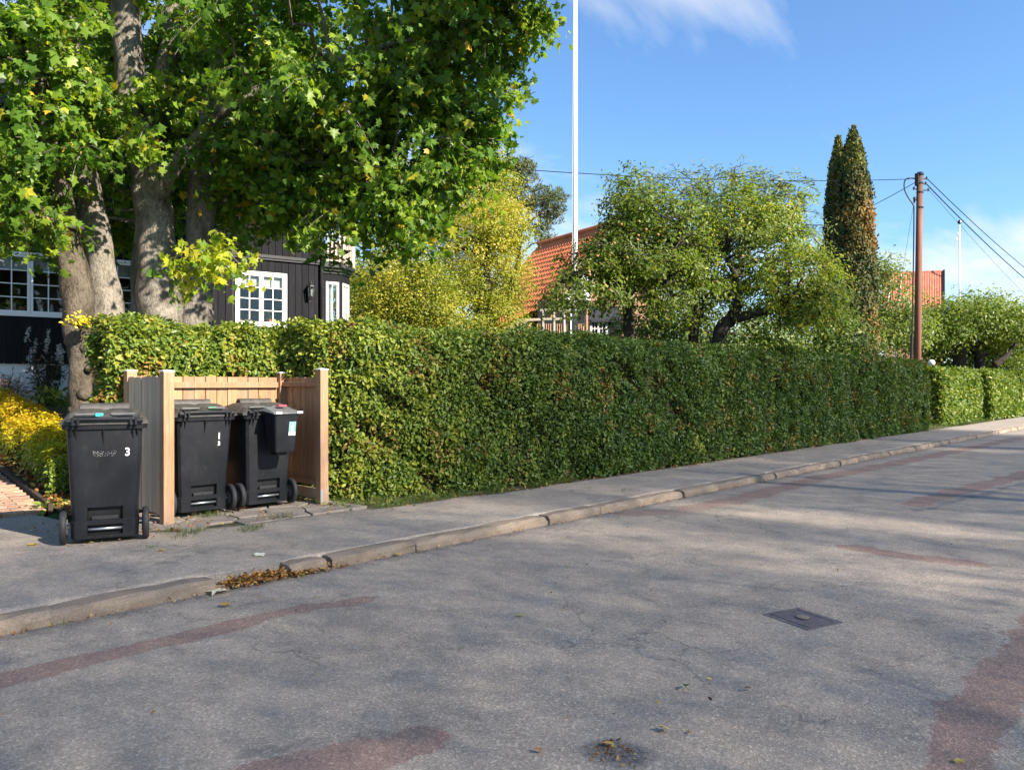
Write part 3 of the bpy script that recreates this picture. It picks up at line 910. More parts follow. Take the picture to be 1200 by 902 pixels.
# flagstones under the bins (cracked slabs, mossy joints)
mb = MB(); mb.box(2.75, 7.40, -0.10, 5.45, 9.0, -0.028)
slab_bed = struct(mb.build('slab_bed', M['moss']))
def clip_poly(poly, p, nx, ny):
    out = []
    for i in range(len(poly)):
        a, b = poly[i], poly[(i + 1) % len(poly)]
        da = (a[0] - p[0]) * nx + (a[1] - p[1]) * ny; db = (b[0] - p[0]) * nx + (b[1] - p[1]) * ny
        if da <= 0: out.append(a)
        if da * db < 0:
            t = da / (da - db); out.append((a[0] + t * (b[0] - a[0]), a[1] + t * (b[1] - a[1])))
    return out
frng = random.Random(5)
sites = []
for i in range(7):
    for j in range(4):
        sites.append((2.95 + i * 0.38 + frng.uniform(-.13, .13) + (j % 2) * 0.16, 7.60 + j * 0.34 + frng.uniform(-.11, .11)))
for i, c in enumerate(sites):
    poly = [(2.78, 7.48), (5.35, 7.40), (5.35, 8.9), (2.78, 8.9)]
    for j, d in enumerate(sites):
        if i == j: continue
        mx, my = (c[0] + d[0]) / 2, (c[1] + d[1]) / 2
        nx, ny = d[0] - c[0], d[1] - c[1]; L = math.hypot(nx, ny); nx /= L; ny /= L
        poly = clip_poly(poly, (mx - nx * 0.013, my - ny * 0.013), nx, ny)
        if len(poly) < 3: break
    if len(poly) < 3: continue
    if c[1] < float(pave_back(c[0])) + 0.05: continue
    q = []
    for a, b in zip(poly, poly[1:] + poly[:1]):
        q.append(a); q.append(((a[0] + b[0]) / 2 + frng.uniform(-.012, .012), (a[1] + b[1]) / 2 + frng.uniform(-.012, .012)))
    mb = MB(); z = 0.0 + frng.uniform(-.008, .006)
    mb.prism([(x - c[0], y - c[1]) for x, y in q], -0.05, 0)
    o = mb.build('flagstone', M['flag'], slab_bed, bevel=0.006)
    o.location = (c[0], c[1], z); o.rotation_euler = (frng.uniform(-.015, .015), frng.uniform(-.015, .015), 0)

# brick path up to the house
mb = MB()
pe = lambda n: 2.66 + 0.075 * (n - 9.7)            # right edge of the path
vs = []; fs = []
pn = np.linspace(9.7, 19, 20)
for n_ in pn: vs += [(pe(n_) - 3.4, n_, float(gz(0, n_)) - 0.02), (pe(n_), n_, float(gz(0, n_)) - 0.02)]
for i in range(len(pn) - 1): fs.append((2 * i, 2 * i + 1, 2 * i + 3, 2 * i + 2))
mb.add(vs, fs)
brick_path = struct(mb.build('brick_path', M['moss']))
bm_ = MB(); bm_.box(-0.103, -0.05, -0.05, 0.103, 0.05, 0.0)
brick_me = bm_.mesh('brick', M['brick'])
cnt = 0
brng = random.Random(3)
for r_ in range(46):
    n_ = 9.76 + r_ * 0.107
    for c_ in range(13):
        xx = pe(n_) - 0.11 - c_ * 0.213 - (0.105 if r_ % 2 else 0)
        Xc = xx * FY - n_ * FX; Zc = xx * FX + n_ * FY
        if 600 + FOC * Xc / Zc < -25: continue
        if cnt >= 298: break
        o = link('brick', brick_me, None, brick_path)
        o.location = (xx, n_, float(gz(0, n_)) + 0.001 + brng.uniform(-.004, .004))
        o.rotation_euler = (brng.uniform(-.02, .02), brng.uniform(-.02, .02), brng.uniform(-.02, .02))
        cnt += 1
# low dark edging board of the bed beside the path
mb = MB()
for i in range(len(pn) - 1):
    a, b = pn[i], pn[i + 1]
    mb.hexa([(pe(a) + .02, a, gz(0, a) - .1), (pe(a) + .07, a, gz(0, a) - .1), (pe(b) + .07, b, gz(0, b) - .1), (pe(b) + .02, b, gz(0, b) - .1),
             (pe(a) + .02, a, gz(0, a) + .055), (pe(a) + .07, a, gz(0, a) + .055), (pe(b) + .07, b, gz(0, b) + .055), (pe(b) + .02, b, gz(0, b) + .055)])
e = mb.build('path_edging', M['twig']); tag(e, 'low dark edging board along the right side of the brick path', 'edging')
# soil bed below the golden hedge, up the bank behind the bins
grid_sheet('planting_bed', spans((2.73, 4.3, 0.12)), spans((8.95, 19, 0.2)),
           lambda x, y: gz(x + 0.075 * (y - 9.7), y) + 0.012 + 0.012 * noise3(np.stack([x, y, x * 0], 1), 4, 8, 2), M['bed'])
for v in bpy.data.objects['planting_bed'].data.vertices: v.co.x += 0.075 * (v.co.y - 9.7) if v.co.y > 9.7 else 0

# ================================================================== HEDGES
def hedge(name, label, s0, s1, nf, nb, h, mat, lsize, count, seed, vfun=None, r=0.30, lump=0.09, end0=True, end1=True, z0=None, jit=0.75, spr=0, group=None):
    """nf/nb: front/back face position as functions of s; leaves over a lumpy rounded body"""
    rng = np.random.default_rng(seed)
    zb = z0 or (lambda s, n: np.zeros_like(np.asarray(s, float)))
    mid = (s0 + s1) / 2
    root = T(name, label, 'hedge', (mid, float(nf(mid)), float(zb(mid, nf(mid)))), 0, group)
    ss_ = np.linspace(s0, s1, max(8, int((s1 - s0) / 0.25)))
    vs = []; ins = 0.17
    for s in ss_:
        a, b = float(nf(s)) + ins, float(nb(s)) - ins
        if b < a + 0.05: b = a + 0.05
        hh = h - ins; z_ = float(zb(s, a))
        k = min(r, (b - a) / 2)
        vs += [(s, a, z_ - 0.05), (s, a, z_ + hh - k), (s, a + k * 0.5, z_ + hh - k * 0.1), (s, b - k * 0.5, z_ + hh - k * 0.1), (s, b, z_ + hh - k), (s, b, z_ - 0.05)]
    vs = np.array(vs)
    lo = s0 + (0.18 if end0 else 0); hi = s1 - (0.18 if end1 else 0)
    vs[:, 0] = lo + (vs[:, 0] - s0) / (s1 - s0) * (hi - lo)
    vs += 0.05 * noise3(vs, 3, seed, 2)[:, None] * np.array([0.3, 1, 0.6])
    fs = []
    for i in range(len(ss_) - 1):
        for j in range(5):
            a = i * 6 + j; fs.append((a, a + 6, a + 7, a + 1))
    mb = MB(); mb.add(vs.tolist(), fs + [tuple(range(6)), tuple(range((len(ss_) - 1) * 6, len(ss_) * 6))[::-1]])
    mb.build('stems', M['hedge_core'], root, True, True)
    # surface samples, denser near the camera
    m = count * 2
    s = s0 + (s1 - s0) * rng.random(m)
    w = 1.0 / (1.0 + 0.05 * np.maximum(0, s - 6))
    s = s[rng.random(m) < w / w.max()][:count]; m = len(s)
    a = np.array([float(q) for q in nf(s)]) if not np.isscalar(nf(s)) else np.full(m, nf(s))
    b = np.array([float(q) for q in nb(s)]) if not np.isscalar(nb(s)) else np.full(m, nb(s))
    z_ = zb(s, a)
    top = b - a; L = (h - r) + r * 1.2 + np.maximum(0.05, top - 2 * r) * 0.8 + r
    u = rng.random(m) * L
    pos = np.zeros((m, 3)); nn = np.zeros((m, 3))
    c1 = u < (h - r); ang = np.clip((u - (h - r)) / (r * 1.2), 0, 1) * math.pi / 2; c2 = (u >= h - r) & (u < h - r + r * 1.2)
    c3 = ~(c1 | c2)
    tt = np.clip((u - (h - r + r * 1.2)) / np.maximum(L - (h - r + r * 1.2), 1e-6), 0, 1)
    pos[:, 0] = s
    pos[:, 1] = np.where(c1, a, np.where(c2, a + r * (1 - np.cos(ang)), a + r + tt * (top - r)))
    pos[:, 2] = np.where(c1, u, np.where(c2, h - r + r * np.sin(ang), h - np.clip(tt - 0.7, 0, 1) * 0.3))
    nn[:, 1] = np.where(c1, -1, np.where(c2, -np.cos(ang), 0.0)); nn[:, 2] = np.where(c1, 0.1, np.where(c2, np.sin(ang), 1.0))
    P_, N_ = [pos], [nn]
    for flag, se, sg in ((end0, s0, -1), (end1, s1, 1)):
        if not flag: continue
        aa, bb = float(nf(se)), float(nb(se))
        k = int(count * (bb - aa) * h / ((s1 - s0) * (h + 0.6)) * 1.3) + 150
        q = np.zeros((k, 3)); q[:, 1] = aa + (bb - aa) * rng.random(k); q[:, 2] = h * rng.random(k)
        e = np.minimum(np.minimum(q[:, 1] - aa, bb - q[:, 1]), h - q[:, 2])
        q[:, 0] = se - sg * np.clip(r - e, 0, r) ** 2 / r
        P_.append(q); nq = np.zeros((k, 3)); nq[:, 0] = sg; nq[:, 2] = 0.2; N_.append(nq)
    pos = np.concatenate(P_); nn = np.concatenate(N_); m = len(pos)
    pos[:, 2] += zb(pos[:, 0], pos[:, 1])
    hol = np.clip(noise3(pos, 3.4, seed + 9, 3) - .35, 0, 1) * .28
    d = lump * noise3(pos, 1.6, seed + 2, 3) - hol - np.abs(rng.normal(size=m)) * 0.11 + 0.035
    pos = pos + nn * d[:, None]
    pos += rng.normal(size=pos.shape) * 0.012
    v = 0.55 * rng.random(m) + 0.45 * (0.5 + 0.5 * noise3(pos, 5, seed + 3, 3))
    if vfun is not None: v = vfun(pos, v, rng)
    up = nrm(nn + np.array([0, 0, 0.55]))
    sz = lsize * rng.uniform(0.6, 1.4, m) * (1 + .12 * np.clip((8.5 - pos[:, 0]) / 3, 0, 1)) * (1 + 0.022 * np.maximum(0, pos[:, 0] - 8))
    keep = pos[:, 2] > zb(pos[:, 0], pos[:, 1]) + 0.01
    leaves('foliage', pos[keep], up[keep], sz[keep], OVAL, v[keep], mat, root, 0.2, jit, seed + 5, 'stuff')
    if spr:
        k = spr; s = s0 + (s1 - s0) * rng.random(k); y = np.interp(rng.random(k), [0, 1], [0, 1]) * (nb(s) - nf(s)) + nf(s)
        st = []; 
        idx = np.repeat(np.arange(k), 7); hgt = np.tile(np.arange(7) / 7, k) * rng.uniform(0.05, 0.2, k)[idx]
        p = np.stack([s[idx], y[idx], zb(s[idx], y[idx]) + h - 0.08 + hgt], 1) + rng.normal(size=(len(idx), 3)) * 0.012
        leaves('top_shoots', p, rng.normal(size=p.shape) + np.array([0, -0.3, 0.4]), np.full(len(p), lsize) * rng.uniform(0.5, 1, len(p)), OVAL,
               rng.random(len(p)) * 0.8, mat, root, -1.0, 0.6, seed + 8, 'stuff')
    return root

def main_front(s): return np.interp(s, [5.25, 5.6, 6.2, 7.2, 8.5, 10, 27], [8.35, 8.02, 7.82, 7.52, 7.30, 7.16, 7.10])
def main_back(s): return np.interp(s, [5.25, 7, 10, 27], [9.6, 9.4, 8.9, 8.7])
def main_v(p, v, rng):
    # left end lighter: sunlight put into leaf colour; far end lighter, some leaves reddening
    left = np.clip((9.0 - p[:, 0]) / 3.0, 0, 1)
    v = 0.80 * v + 0.34 * left - 0.02
    right = np.clip((p[:, 0] - 21) / 6, 0, 1)
    v += 0.12 * right
    hot = (noise3(p, 2.2, 77, 3) > 0.42) & (rng.random(len(p)) < 0.35)
    v = np.where(hot, 0.92 + 0.08 * rng.random(len(p)), np.minimum(v, 0.9))
    c = np.array(G(775, 540)) + np.array([0.1, 0.0, 0.35]); d = np.linalg.norm((p - c) / np.array([0.75, 1, 0.55]), axis=1)
    v = np.where((d < 0.8) & (rng.random(len(p)) < 0.75), 0.78 + 0.12 * rng.random(len(p)), v)
    return v
hedge('clipped_hedge', 'long dark green clipped hedge running along the pavement', 5.25, 26.6, main_front, main_back, 2.17, M['l_hedge'], 0.054, 190000, 21, main_v, end1=True, r=0.34, spr=260)

def left_v(p, v, rng):
    v = 0.9 * v + 0.05
    bare = (noise3(p, 2.6, 91, 3) > 0.5) & (rng.random(len(p)) < 0.5)
    return np.where(bare, 0.95, v)
hedge('clipped_hedge', 'sunlit yellow green hedge behind the wooden bin enclosure', 3.12, 5.55, lambda s: 9.08 + 0 * np.asarray(s), lambda s: 9.85 + 0 * np.asarray(s), 2.14, M['l_hedge_y'], 0.052, 42000, 23, left_v, spr=60)

# golden low hedge beside the brick path
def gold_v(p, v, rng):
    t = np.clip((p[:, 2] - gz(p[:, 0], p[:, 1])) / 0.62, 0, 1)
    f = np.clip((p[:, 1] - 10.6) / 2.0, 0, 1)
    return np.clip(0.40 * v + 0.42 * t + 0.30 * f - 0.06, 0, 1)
def hedge_along_n():
    rng = np.random.default_rng(61); count = 17000
    n0, n1 = 10.35, 17.2
    cx = lambda n: 3.22 + 0.085 * (n - 10.3)
    root = T('golden_hedge', 'low golden yellow hedge beside the brick path', 'hedge', (float(cx(13)), 13, float(gz(cx(13), 13))))
    n = n0 + (n1 - n0) * rng.random(count); a = rng.random(count) * math.pi
    hw = 0.36; hh = np.interp(n, [10.3, 13, 17], [.56, .68, .74])
    ex = np.sign(np.cos(a)) * np.abs(np.cos(a)) ** 0.6; ez = np.sin(a) ** 0.5
    x = cx(n) + hw * ex; zb = gz(cx(n), n)
    z = zb + hh * ez
    nn = np.stack([np.cos(a), 0 * a, np.sin(a) + 0.3], 1)
    k = 2200
    yb = rng.uniform(-1, 1, k); zf = rng.random(k)
    ends = np.stack([cx(n0) + hw * yb, n0 - 0.10 * (1 - np.abs(yb)) + 0 * yb, gz(cx(n0), n0) + .56 * zf * np.sqrt(np.clip(1 - 0.5 * yb ** 2, 0, 1))], 1)
    pos = np.concatenate([np.stack([x, n, z], 1), ends]); nn = np.concatenate([nn, np.tile([[0, -1, 0.3]], (k, 1))])
    pos += nrm(nn) * (0.09 * noise3(pos, 2.6, 62, 3) - np.abs(rng.normal(size=len(pos))) * 0.07 + 0.02)[:, None]
    v = 0.6 * rng.random(len(pos)) + 0.4 * (0.5 + 0.5 * noise3(pos, 5, 63, 2))
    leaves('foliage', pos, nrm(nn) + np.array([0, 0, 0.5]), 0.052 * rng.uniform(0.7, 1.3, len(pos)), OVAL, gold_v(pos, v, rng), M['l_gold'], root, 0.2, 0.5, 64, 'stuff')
    mb = MB(); vs = []; fs = []
    ns = np.linspace(n0 + 0.12, n1, 14)
    for q in ns:
        c = float(cx(q)); zz = float(gz(c, q))
        vs += [(c - .22, q, zz - .03), (c - .22, q, zz + .3), (c, q, zz + .42), (c + .22, q, zz + .3), (c + .22, q, zz - .03)]
    for i in range(13):
        for j in range(4): fs.append((i * 5 + j, i * 5 + j + 1, i * 5 + j + 6, i * 5 + j + 5))
    fs.append((0, 1, 2, 3, 4)); mb.add(vs, fs); mb.build('stems', M['hedge_core'], root, True)
hedge_along_n()

# hedges beyond the utility pole
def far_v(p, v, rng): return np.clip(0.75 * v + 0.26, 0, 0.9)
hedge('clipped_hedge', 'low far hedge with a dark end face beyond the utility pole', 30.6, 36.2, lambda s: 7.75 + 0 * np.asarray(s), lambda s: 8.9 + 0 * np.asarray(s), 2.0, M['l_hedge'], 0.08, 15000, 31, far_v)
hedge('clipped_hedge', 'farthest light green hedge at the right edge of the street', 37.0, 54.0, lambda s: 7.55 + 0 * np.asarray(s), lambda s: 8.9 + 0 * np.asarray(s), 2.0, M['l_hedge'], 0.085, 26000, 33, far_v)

# ================================================================== BIN ENCLOSURE
EX, EY = 3.30, 8.02
W_, D_ = 1.84, 0.95
enc = T('bin_enclosure', 'open fronted wooden bin enclosure of vertical boards with square posts', 'fence', (EX, EY, 0))
def post(x, y, h):
    mb = MB(); mb.box(-.054, -.054, -0.04, .054, .054, h)
    o = mb.build('post', M['wood'], enc, bevel=0.004); o.location = (x, y, 0)
    c = MB(); c.box(-.058, -.058, h + .001, .058, .058, h + .012)
    c.add([(-.058, -.058, h + .012), (.058, -.058, h + .012), (.058, .058, h + .012), (-.058, .058, h + .012), (0, 0, h + .024)], [(0, 1, 4), (1, 2, 4), (2, 3, 4), (3, 0, 4)])
    c.build('post_cap', M['white'], o)
    return o
post(0, 0, 1.555); p1 = post(W_, 0, 1.60); post(-0.01, D_, 1.57); post(W_ + 0.01, D_, 1.57)
br = MB(); br.box(-.057, -.060, 0.02, -.02, -.0545, 0.17); br.box(.0545, -.05, 0.02, .060, .04, 0.22)
br.build('post_bracket', M['zinc'], p1)
def plank_mesh(w, d, h, name='plank', mat=M['wood']):
    mb = MB(); mb.box(-w / 2, -d / 2, 0, w / 2, d / 2, h); return mb.mesh(name, mat)
prng = random.Random(9)
pm = plank_mesh(0.128, 0.02, 1.40)
for i in range(13):
    o = link('plank', pm, None, enc); o.location = (0.105 + i * 0.1358, D_ + 0.004 * prng.uniform(-1, 1) + 0.02, 0.12 + prng.uniform(-.004, .004))
    o.rotation_euler = (0, prng.uniform(-.003, .003), 0)
for side, x, mat in (('l', -0.042, M['wood_grey']), ('r', W_ + 0.042, M['wood'])):
    pm2 = plank_mesh(0.02, 0.091, 1.42 if side == 'l' else 1.28, 'plank', mat)
    for i in range(9):
        o = link('plank', pm2, None, enc); o.location = (x + 0.0035 * prng.uniform(-1, 1), 0.10 + i * 0.0955, (0.09 if side == 'l' else 0.235) + prng.uniform(-.004, .004))
mb = MB(); mb.box(.055, D_ - .035, 1.385, W_ - .055, D_ + .008, 1.455); mb.build('rail', M['wood'], enc, bevel=.004)
mb = MB(); mb.box(.055, D_ - .035, 0.30, W_ - .055, D_ + .008, 0.37); mb.build('rail', M['wood'], enc, bevel=.004)
for z0 in (1.40, 0.205):
    mb = MB(); mb.box(W_ - .012, .056, z0, W_ + .030, D_ - .056, z0 + .06); mb.build('rail', M['wood'], enc, bevel=.004)
mb = MB(); mb.box(W_ + .034, .056, 0.03, W_ + .052, D_ - .056, 0.16); mb.build('skirting_board', M['wood_grey'], enc)
for z0 in (1.34, 0.30):
    mb = MB(); mb.box(-.030, .056, z0, .012, D_ - .056, z0 + .06); mb.build('rail', M['wood'], enc)

# ================================================================== WHEELED BINS
def rounded_ring(w, yb, yf, z, r, cuts):
    """ring of points, starting on the back face (y = yb, towards the street): back cuts, corner, front, corner"""
    pts = [(-w + r, yb)] + [(c, yb) for c in cuts] + [(w - r, yb)]
    for a in (30, 60): pts.append((w - r + r * math.sin(R(a)), yb + r - r * math.cos(R(a))))
    pts += [(w, yb + r), (w, yf - r)]
    for a in (30, 60): pts.append((w - r + r * math.cos(R(a)), yf - r + r * math.sin(R(a))))
    pts += [(w - r, yf), (-w + r, yf)]
    for a in (30, 60): pts.append((-w + r - r * math.sin(R(a)), yf - r + r * math.cos(R(a))))
    pts += [(-w, yf - r), (-w, yb + r)]
    for a in (30, 60): pts.append((-w + r - r * math.cos(R(a)), yb + r - r * math.sin(R(a))))
    return [(x, y, z) for x, y in pts]

def text_mesh(txt, size, mat, name, depth=0.0008):
    cu = bpy.data.curves.new(name, 'FONT'); cu.body = txt; cu.size = size; cu.align_x = 'CENTER'; cu.align_y = 'CENTER'; cu.extrude = depth; cu.offset = .0025
    o = bpy.data.objects.new(name, cu); COL.objects.link(o)
    dg = bpy.context.evaluated_depsgraph_get()
    me = bpy.data.meshes.new_from_object(o.evaluated_get(dg))
    bpy.data.objects.remove(o)
    me.name = name; me.materials.clear(); me.materials.append(mat)
    return me

def back_y(z):            # back face of a bin leans outwards with height
    return -0.30 - 0.075 * (z - 0.05)
def front_y(z): return 0.30 + 0.135 * (z - 0.05)
def half_w(z): return 0.282 + 0.050 * (z - 0.05)

def make_bin():
    root = T('wheelie_bin', 'x', 'wheelie bin')
    cuts = (-0.155, 0.155)
    lev = [0.045, 0.075, 0.165, 0.195, 0.205, 0.32, 0.34, 0.70, 1.01]
    rings = []
    for z in lev:
        k = 0.012 if z < 0.2 else 0.0
        rings.append(rounded_ring(half_w(z) + k, back_y(z) - k, front_y(z) + k, z, 0.07, cuts))
    n = len(rings[0]); vs = [p for r in rings for p in r]; fs = []
    holes = {1: (0.06, 'lower'), 4: (0.05, 'upper')}
    for i in range(len(lev) - 1):
        for j in range(n):
            if j == 1 and i in holes: continue
            a = i * n + j; b = i * n + (j + 1) % n
            fs.append((a, b, b + n, a + n))
    fs.append(tuple(reversed(range(n))))
    mb = MB(); mb.add(vs, fs)
    body = mb.build('body', M['plastic'], root, smooth=False, bevel=0)
    body.data.polygons.foreach_set('use_smooth', [True] * len(body.data.polygons))
    es = body.modifiers.new('edges', 'EDGE_SPLIT'); es.split_angle = R(28)
    mb = MB()
    for i, (dp, nm) in holes.items():
        q = [vs[i * n + 1], vs[i * n + 2], vs[(i + 1) * n + 2], vs[(i + 1) * n + 1]]
        inn = [(x * 0.93, y + dp, z) for x, y, z in q]
        mb.add(q + inn, [(0, 1, 5, 4), (1, 2, 6, 5), (2, 3, 7, 6), (3, 0, 4, 7), (4, 5, 6, 7)])
    mb.build('recess', M['recess'], body)
    mb = MB(); mb.box(-.115, back_y(.22) + .012, .207, .115, back_y(.22) + .03, .240)
    for x in (-.07, 0, .07): mb.box(x - .018, back_y(.22) + .008, .214, x + .018, back_y(.22) + .0115, .232)
    mb.build('latch_plate', M['latch'], body, bevel=.003)
    # rim band under the lid
    mb = MB(); rr = []
    for z, e in ((1.005, 0.004), (1.01, 0.036), (1.065, 0.042), (1.07, 0.034)):
        rr.append(rounded_ring(half_w(z) + e, back_y(z) - e * 0.6, front_y(z) + e, z, 0.075, cuts))
    v2 = [p for r in rr for p in r]; f2 = []
    for i in range(3):
        for j in range(n):
            a = i * n + j; b = i * n + (j + 1) % n; f2.append((a, b, b + n, a + n))
    mb.add(v2, f2)
    yb = back_y(1.0)
    rim = mb.build('rim', M['plastic'], root)
    for x, l in ((-.01, .14), (-.245, .085), (.245, .085), (-.285, .06), (.285, .06)):
        mb = MB(); mb.add([(x - .006, yb - .002, 1.006), (x + .006, yb - .002, 1.006), (x + .004, back_y(1.0 - l) - .001, 1.006 - l), (x - .004, back_y(1.0 - l) - .001, 1.006 - l),
                (x - .006, yb - .034, 1.006), (x + .006, yb - .034, 1.006)], [(0, 1, 2, 3), (4, 5, 1, 0), (0, 3, 4), (1, 5, 2), (4, 3, 2, 5)])
        mb.build('gusset', M['recess'], rim)
    # handle bar and hinge knuckles
    mb = MB(); mb.tube([(-.27, yb - .062, 1.098), (-.10, yb - .066, 1.100), (.10, yb - .066, 1.100), (.27, yb - .062, 1.098)], .016, 10)
    for x in (-.27, -.225, .225, .27):
        mb.box(x - .011, yb - .078, 1.045, x + .011, yb - .01, 1.118)
    for x in (-.30, .30):
        mb.tube([(x - .03, yb - .05, 1.085), (x + .03, yb - .05, 1.085)], .022, 10)
    mb.build('handle_bar', M['plastic'], root, smooth=False, bevel=.003)
    # lid: low dome with a raised far roll and two grip hollows
    NX, NY = 21, 19; vs = []; fs = []
    x0, x1 = -half_w(1.07) - .048, half_w(1.07) + .048
    ya, yz = yb - .040, front_y(1.07) + .055
    def zl(u, v):
        e = min(1, min(u, 1 - u) / .10) * min(1, min(v + .02, 1 - v) / .08)
        z = 1.078 + .035 * e ** .5 + .050 * math.sin(math.pi * min(1, v * 1.1)) * e
        for c in (.27, .73):
            d = max(abs(u - c) / .17, abs(v - .10) / .085)
            if d < 1: z -= .035 * min(1, (1 - d) * 3)
        for c in (.30, .70):
            d = max(abs(u - c) / .19, abs(v - .42) / .22)
            if d < 1: z += .022 * min(1, (1 - d) * 4)
        return z
    for j in range(NY):
        v = j / (NY - 1)
        for i in range(NX):
            u = i / (NX - 1)
            cx_ = .10 * (1 - min(1, min(u, 1 - u) / .12))
            vs.append((x0 + (x1 - x0) * u, ya + (yz - ya) * v + (cx_ * .35 if v < .5 else -cx_ * .35) * (1 if v in (0, 1) else .0), zl(u, v)))
    for j in range(NY - 1):
        for i in range(NX - 1):
            a = j * NX + i; fs.append((a, a + 1, a + NX + 1, a + NX))
    b0 = len(vs)
    ringi = [i for i in range(NX)] + [j * NX + NX - 1 for j in range(1, NY)] + [(NY - 1) * NX + i for i in range(NX - 2, -1, -1)] + [j * NX for j in range(NY - 2, 0, -1)]
    for i in ringi: vs.append((vs[i][0], vs[i][1], 1.052))
    m = len(ringi)
    for q in range(m): fs.append((ringi[q], b0 + q, b0 + (q + 1) % m, ringi[(q + 1) % m]))
    mb = MB(); mb.add(vs, fs)
    lid = mb.build('lid', M['lid_plastic'], root, smooth=True)
    es = lid.modifiers.new('edges', 'EDGE_SPLIT'); es.split_angle = R(40)
    mb = MB(); mb.tube([(-.235, .02, 1.170), (-.23, .02, 1.170), (.21, .03, 1.172), (.215, .03, 1.172)], [.052, .062, .060, .05], 18)
    mb.build('lid_roll', M['lid_plastic'], lid, smooth=False)
    mb = MB(); mb.lathe([(.040, -.2365), (.040, -.2360)], 14, (0, .02, 1.170), 'x'); mb.build('roll_hole', M['recess'], lid)
    mb = MB()
    for c in (-.155, .155):
        mb.box(c - .105, ya + .095, 1.135, c + .105, ya + .13, 1.146)
    mb.build('lid_grip', M['lid_grey'], lid, bevel=.004)
    # axle and wheels
    mb = MB(); mb.tube([(-.385, -.238, .147), (.385, -.238, .147)], .011, 10)
    mb.tube([(-.148, -.296, .126), (.148, -.296, .126)], .0125, 10)
    mb.build('axle', M['steel'], root, smooth=True)
    wm = MB(); wm.lathe([(.070, -.026), (.128, -.030), (.143, -.022), (.147, 0), (.143, .022), (.128, .030), (.070, .026)], 28, (0, 0, 0), 'x')
    hm = MB(); hm.lathe([(.02, -.034), (.05, -.028), (.068, -.0275), (.068, .0275), (.05, .028), (.02, .034)], 16, (0, 0, 0), 'x')
    for k in range(5):
        a = 2 * math.pi * k / 5
        hm.bar((-.029, .02 * math.cos(a), .02 * math.sin(a)), (-.029, .07 * math.cos(a), .07 * math.sin(a)), .012, .01)
        hm.bar((.029, .02 * math.cos(a), .02 * math.sin(a)), (.029, .07 * math.cos(a), .07 * math.sin(a)), .012, .01)
    wme = wm.mesh('wheel', M['tyre'], None, True); hme = hm.mesh('hub', M['rim_grey'])
    for sx in (-1, 1):
        w = link('wheel', wme, None, root); w.location = (sx * .358, -.238, .147)
        link('hub', hme, None, w)
    return root

def kids(o): return [c for c in bpy.data.objects if c.parent == o]
def copy_tree(o, parent=None):
    c = o.copy(); COL.objects.link(c); c.parent = parent
    for ch in kids(o): copy_tree(ch, c)
    return c
BINC = 1.03
b0 = make_bin(); b0['group'] = 'wheeled bins'
b1 = copy_tree(b0); b2 = copy_tree(b0)
def place(b, loc, rz, label):
    b.location = loc; b.rotation_euler = (0, 0, rz); b['label'] = label; b.scale = (.92, .92, BINC * .985)
# standing outside, turned a little towards the drive
place(b0, (2.60, 7.68, 0.002), R(-20), 'dark grey wheelie bin number 3 standing outside the wooden enclosure')
place(b1, (3.77, 8.47, 0.012), R(-1.5), 'wheelie bin with white number 1 inside the enclosure beside the left panel')
place(b2, (4.52, 8.46, 0.012), R(1), 'wheelie bin with a small box hung on its back inside the enclosure')
def decal(b, txt, size, x, z, mat=M['print_white'], name='number'):
    o = link(name, text_mesh(txt, size, mat, name), None, b)
    o.location = (x, back_y(z) - .0022, z); o.rotation_euler = (R(90) + math.atan(0.075), 0, 0)
    return o
decal(b0, '3', 0.10, .195, .80)
decal(b1, '1', 0.095, .165, .835); decal(b1, '3', 0.062, .165, .755)
wr = random.Random(4); mb = MB()
for i in range(46):
    x = wr.uniform(-.11, .10); z = .775 + wr.choice((0, .028, .056)) * .6 + wr.uniform(-.006, .006); y = back_y(z) - .0012
    l = wr.uniform(.002, .009); mb.add([(x, y, z), (x + l, y, z), (x + l * .8, y - .0004, z + wr.uniform(.003, .008)), (x, y - .0004, z + .004)], [(0, 1, 2, 3)])
mb.build('worn_print', M['faded_print'], b0)
def lid_tab(b, x, y, mat, w=.045):
    mb = MB(); mb.box(x - w, y, 1.118, x + w, y + .035, 1.150); mb.build('lid_tab', mat, b, bevel=.006)
lid_tab(b0, -.05, -.335, M['cyan'], .035); lid_tab(b1, .12, -.28, M['green_tab'], .05)

# small caddy hung on the back of the right hand bin
cad = T('hanging_caddy', 'small dark box with grey lid and sticker hung on the right hand bin', 'caddy', (4.545, 7.965, 0.66), R(1))
mb = MB()
def cring(w, y0, y1, z, r=.03): return rounded_ring(w, y0, y1, z, r, ())
rr = [cring(.118, -.13, .05, .0), cring(.124, -.135, .06, .02), cring(.152, -.175, .085, .43)]
n_ = len(rr[0]); v_ = [p for r in rr for p in r]; f_ = [tuple(reversed(range(n_)))]
for i in range(2):
    for j in range(n_): f_.append((i * n_ + j, i * n_ + (j + 1) % n_, (i + 1) * n_ + (j + 1) % n_, (i + 1) * n_ + j))
f_.append(tuple(range(2 * n_, 3 * n_)))
mb.add(v_, f_); mb.build('body', M['plastic'], cad)
mb = MB(); mb.box(-.09, -.09, -.035, .05, .04, -.002); mb.build('foot', M['recess'], cad, bevel=.01)
mb = MB(); mb.hexa([(-.185, -.195, .432), (.185, -.195, .432), (.15, .10, .462), (-.17, .10, .462), (-.180, -.190, .452), (.180, -.190, .452), (.125, .09, .515), (-.14, .09, .515)])
cl_ = mb.build('lid', M['lid_grey'], cad, bevel=.010)
for x in (-.115, .15):
    mb = MB(); mb.box(x - .045, -.203, .436, x + .030, -.1955, .462); mb.build('lid_catch', M['print_white'], cl_, bevel=.004)
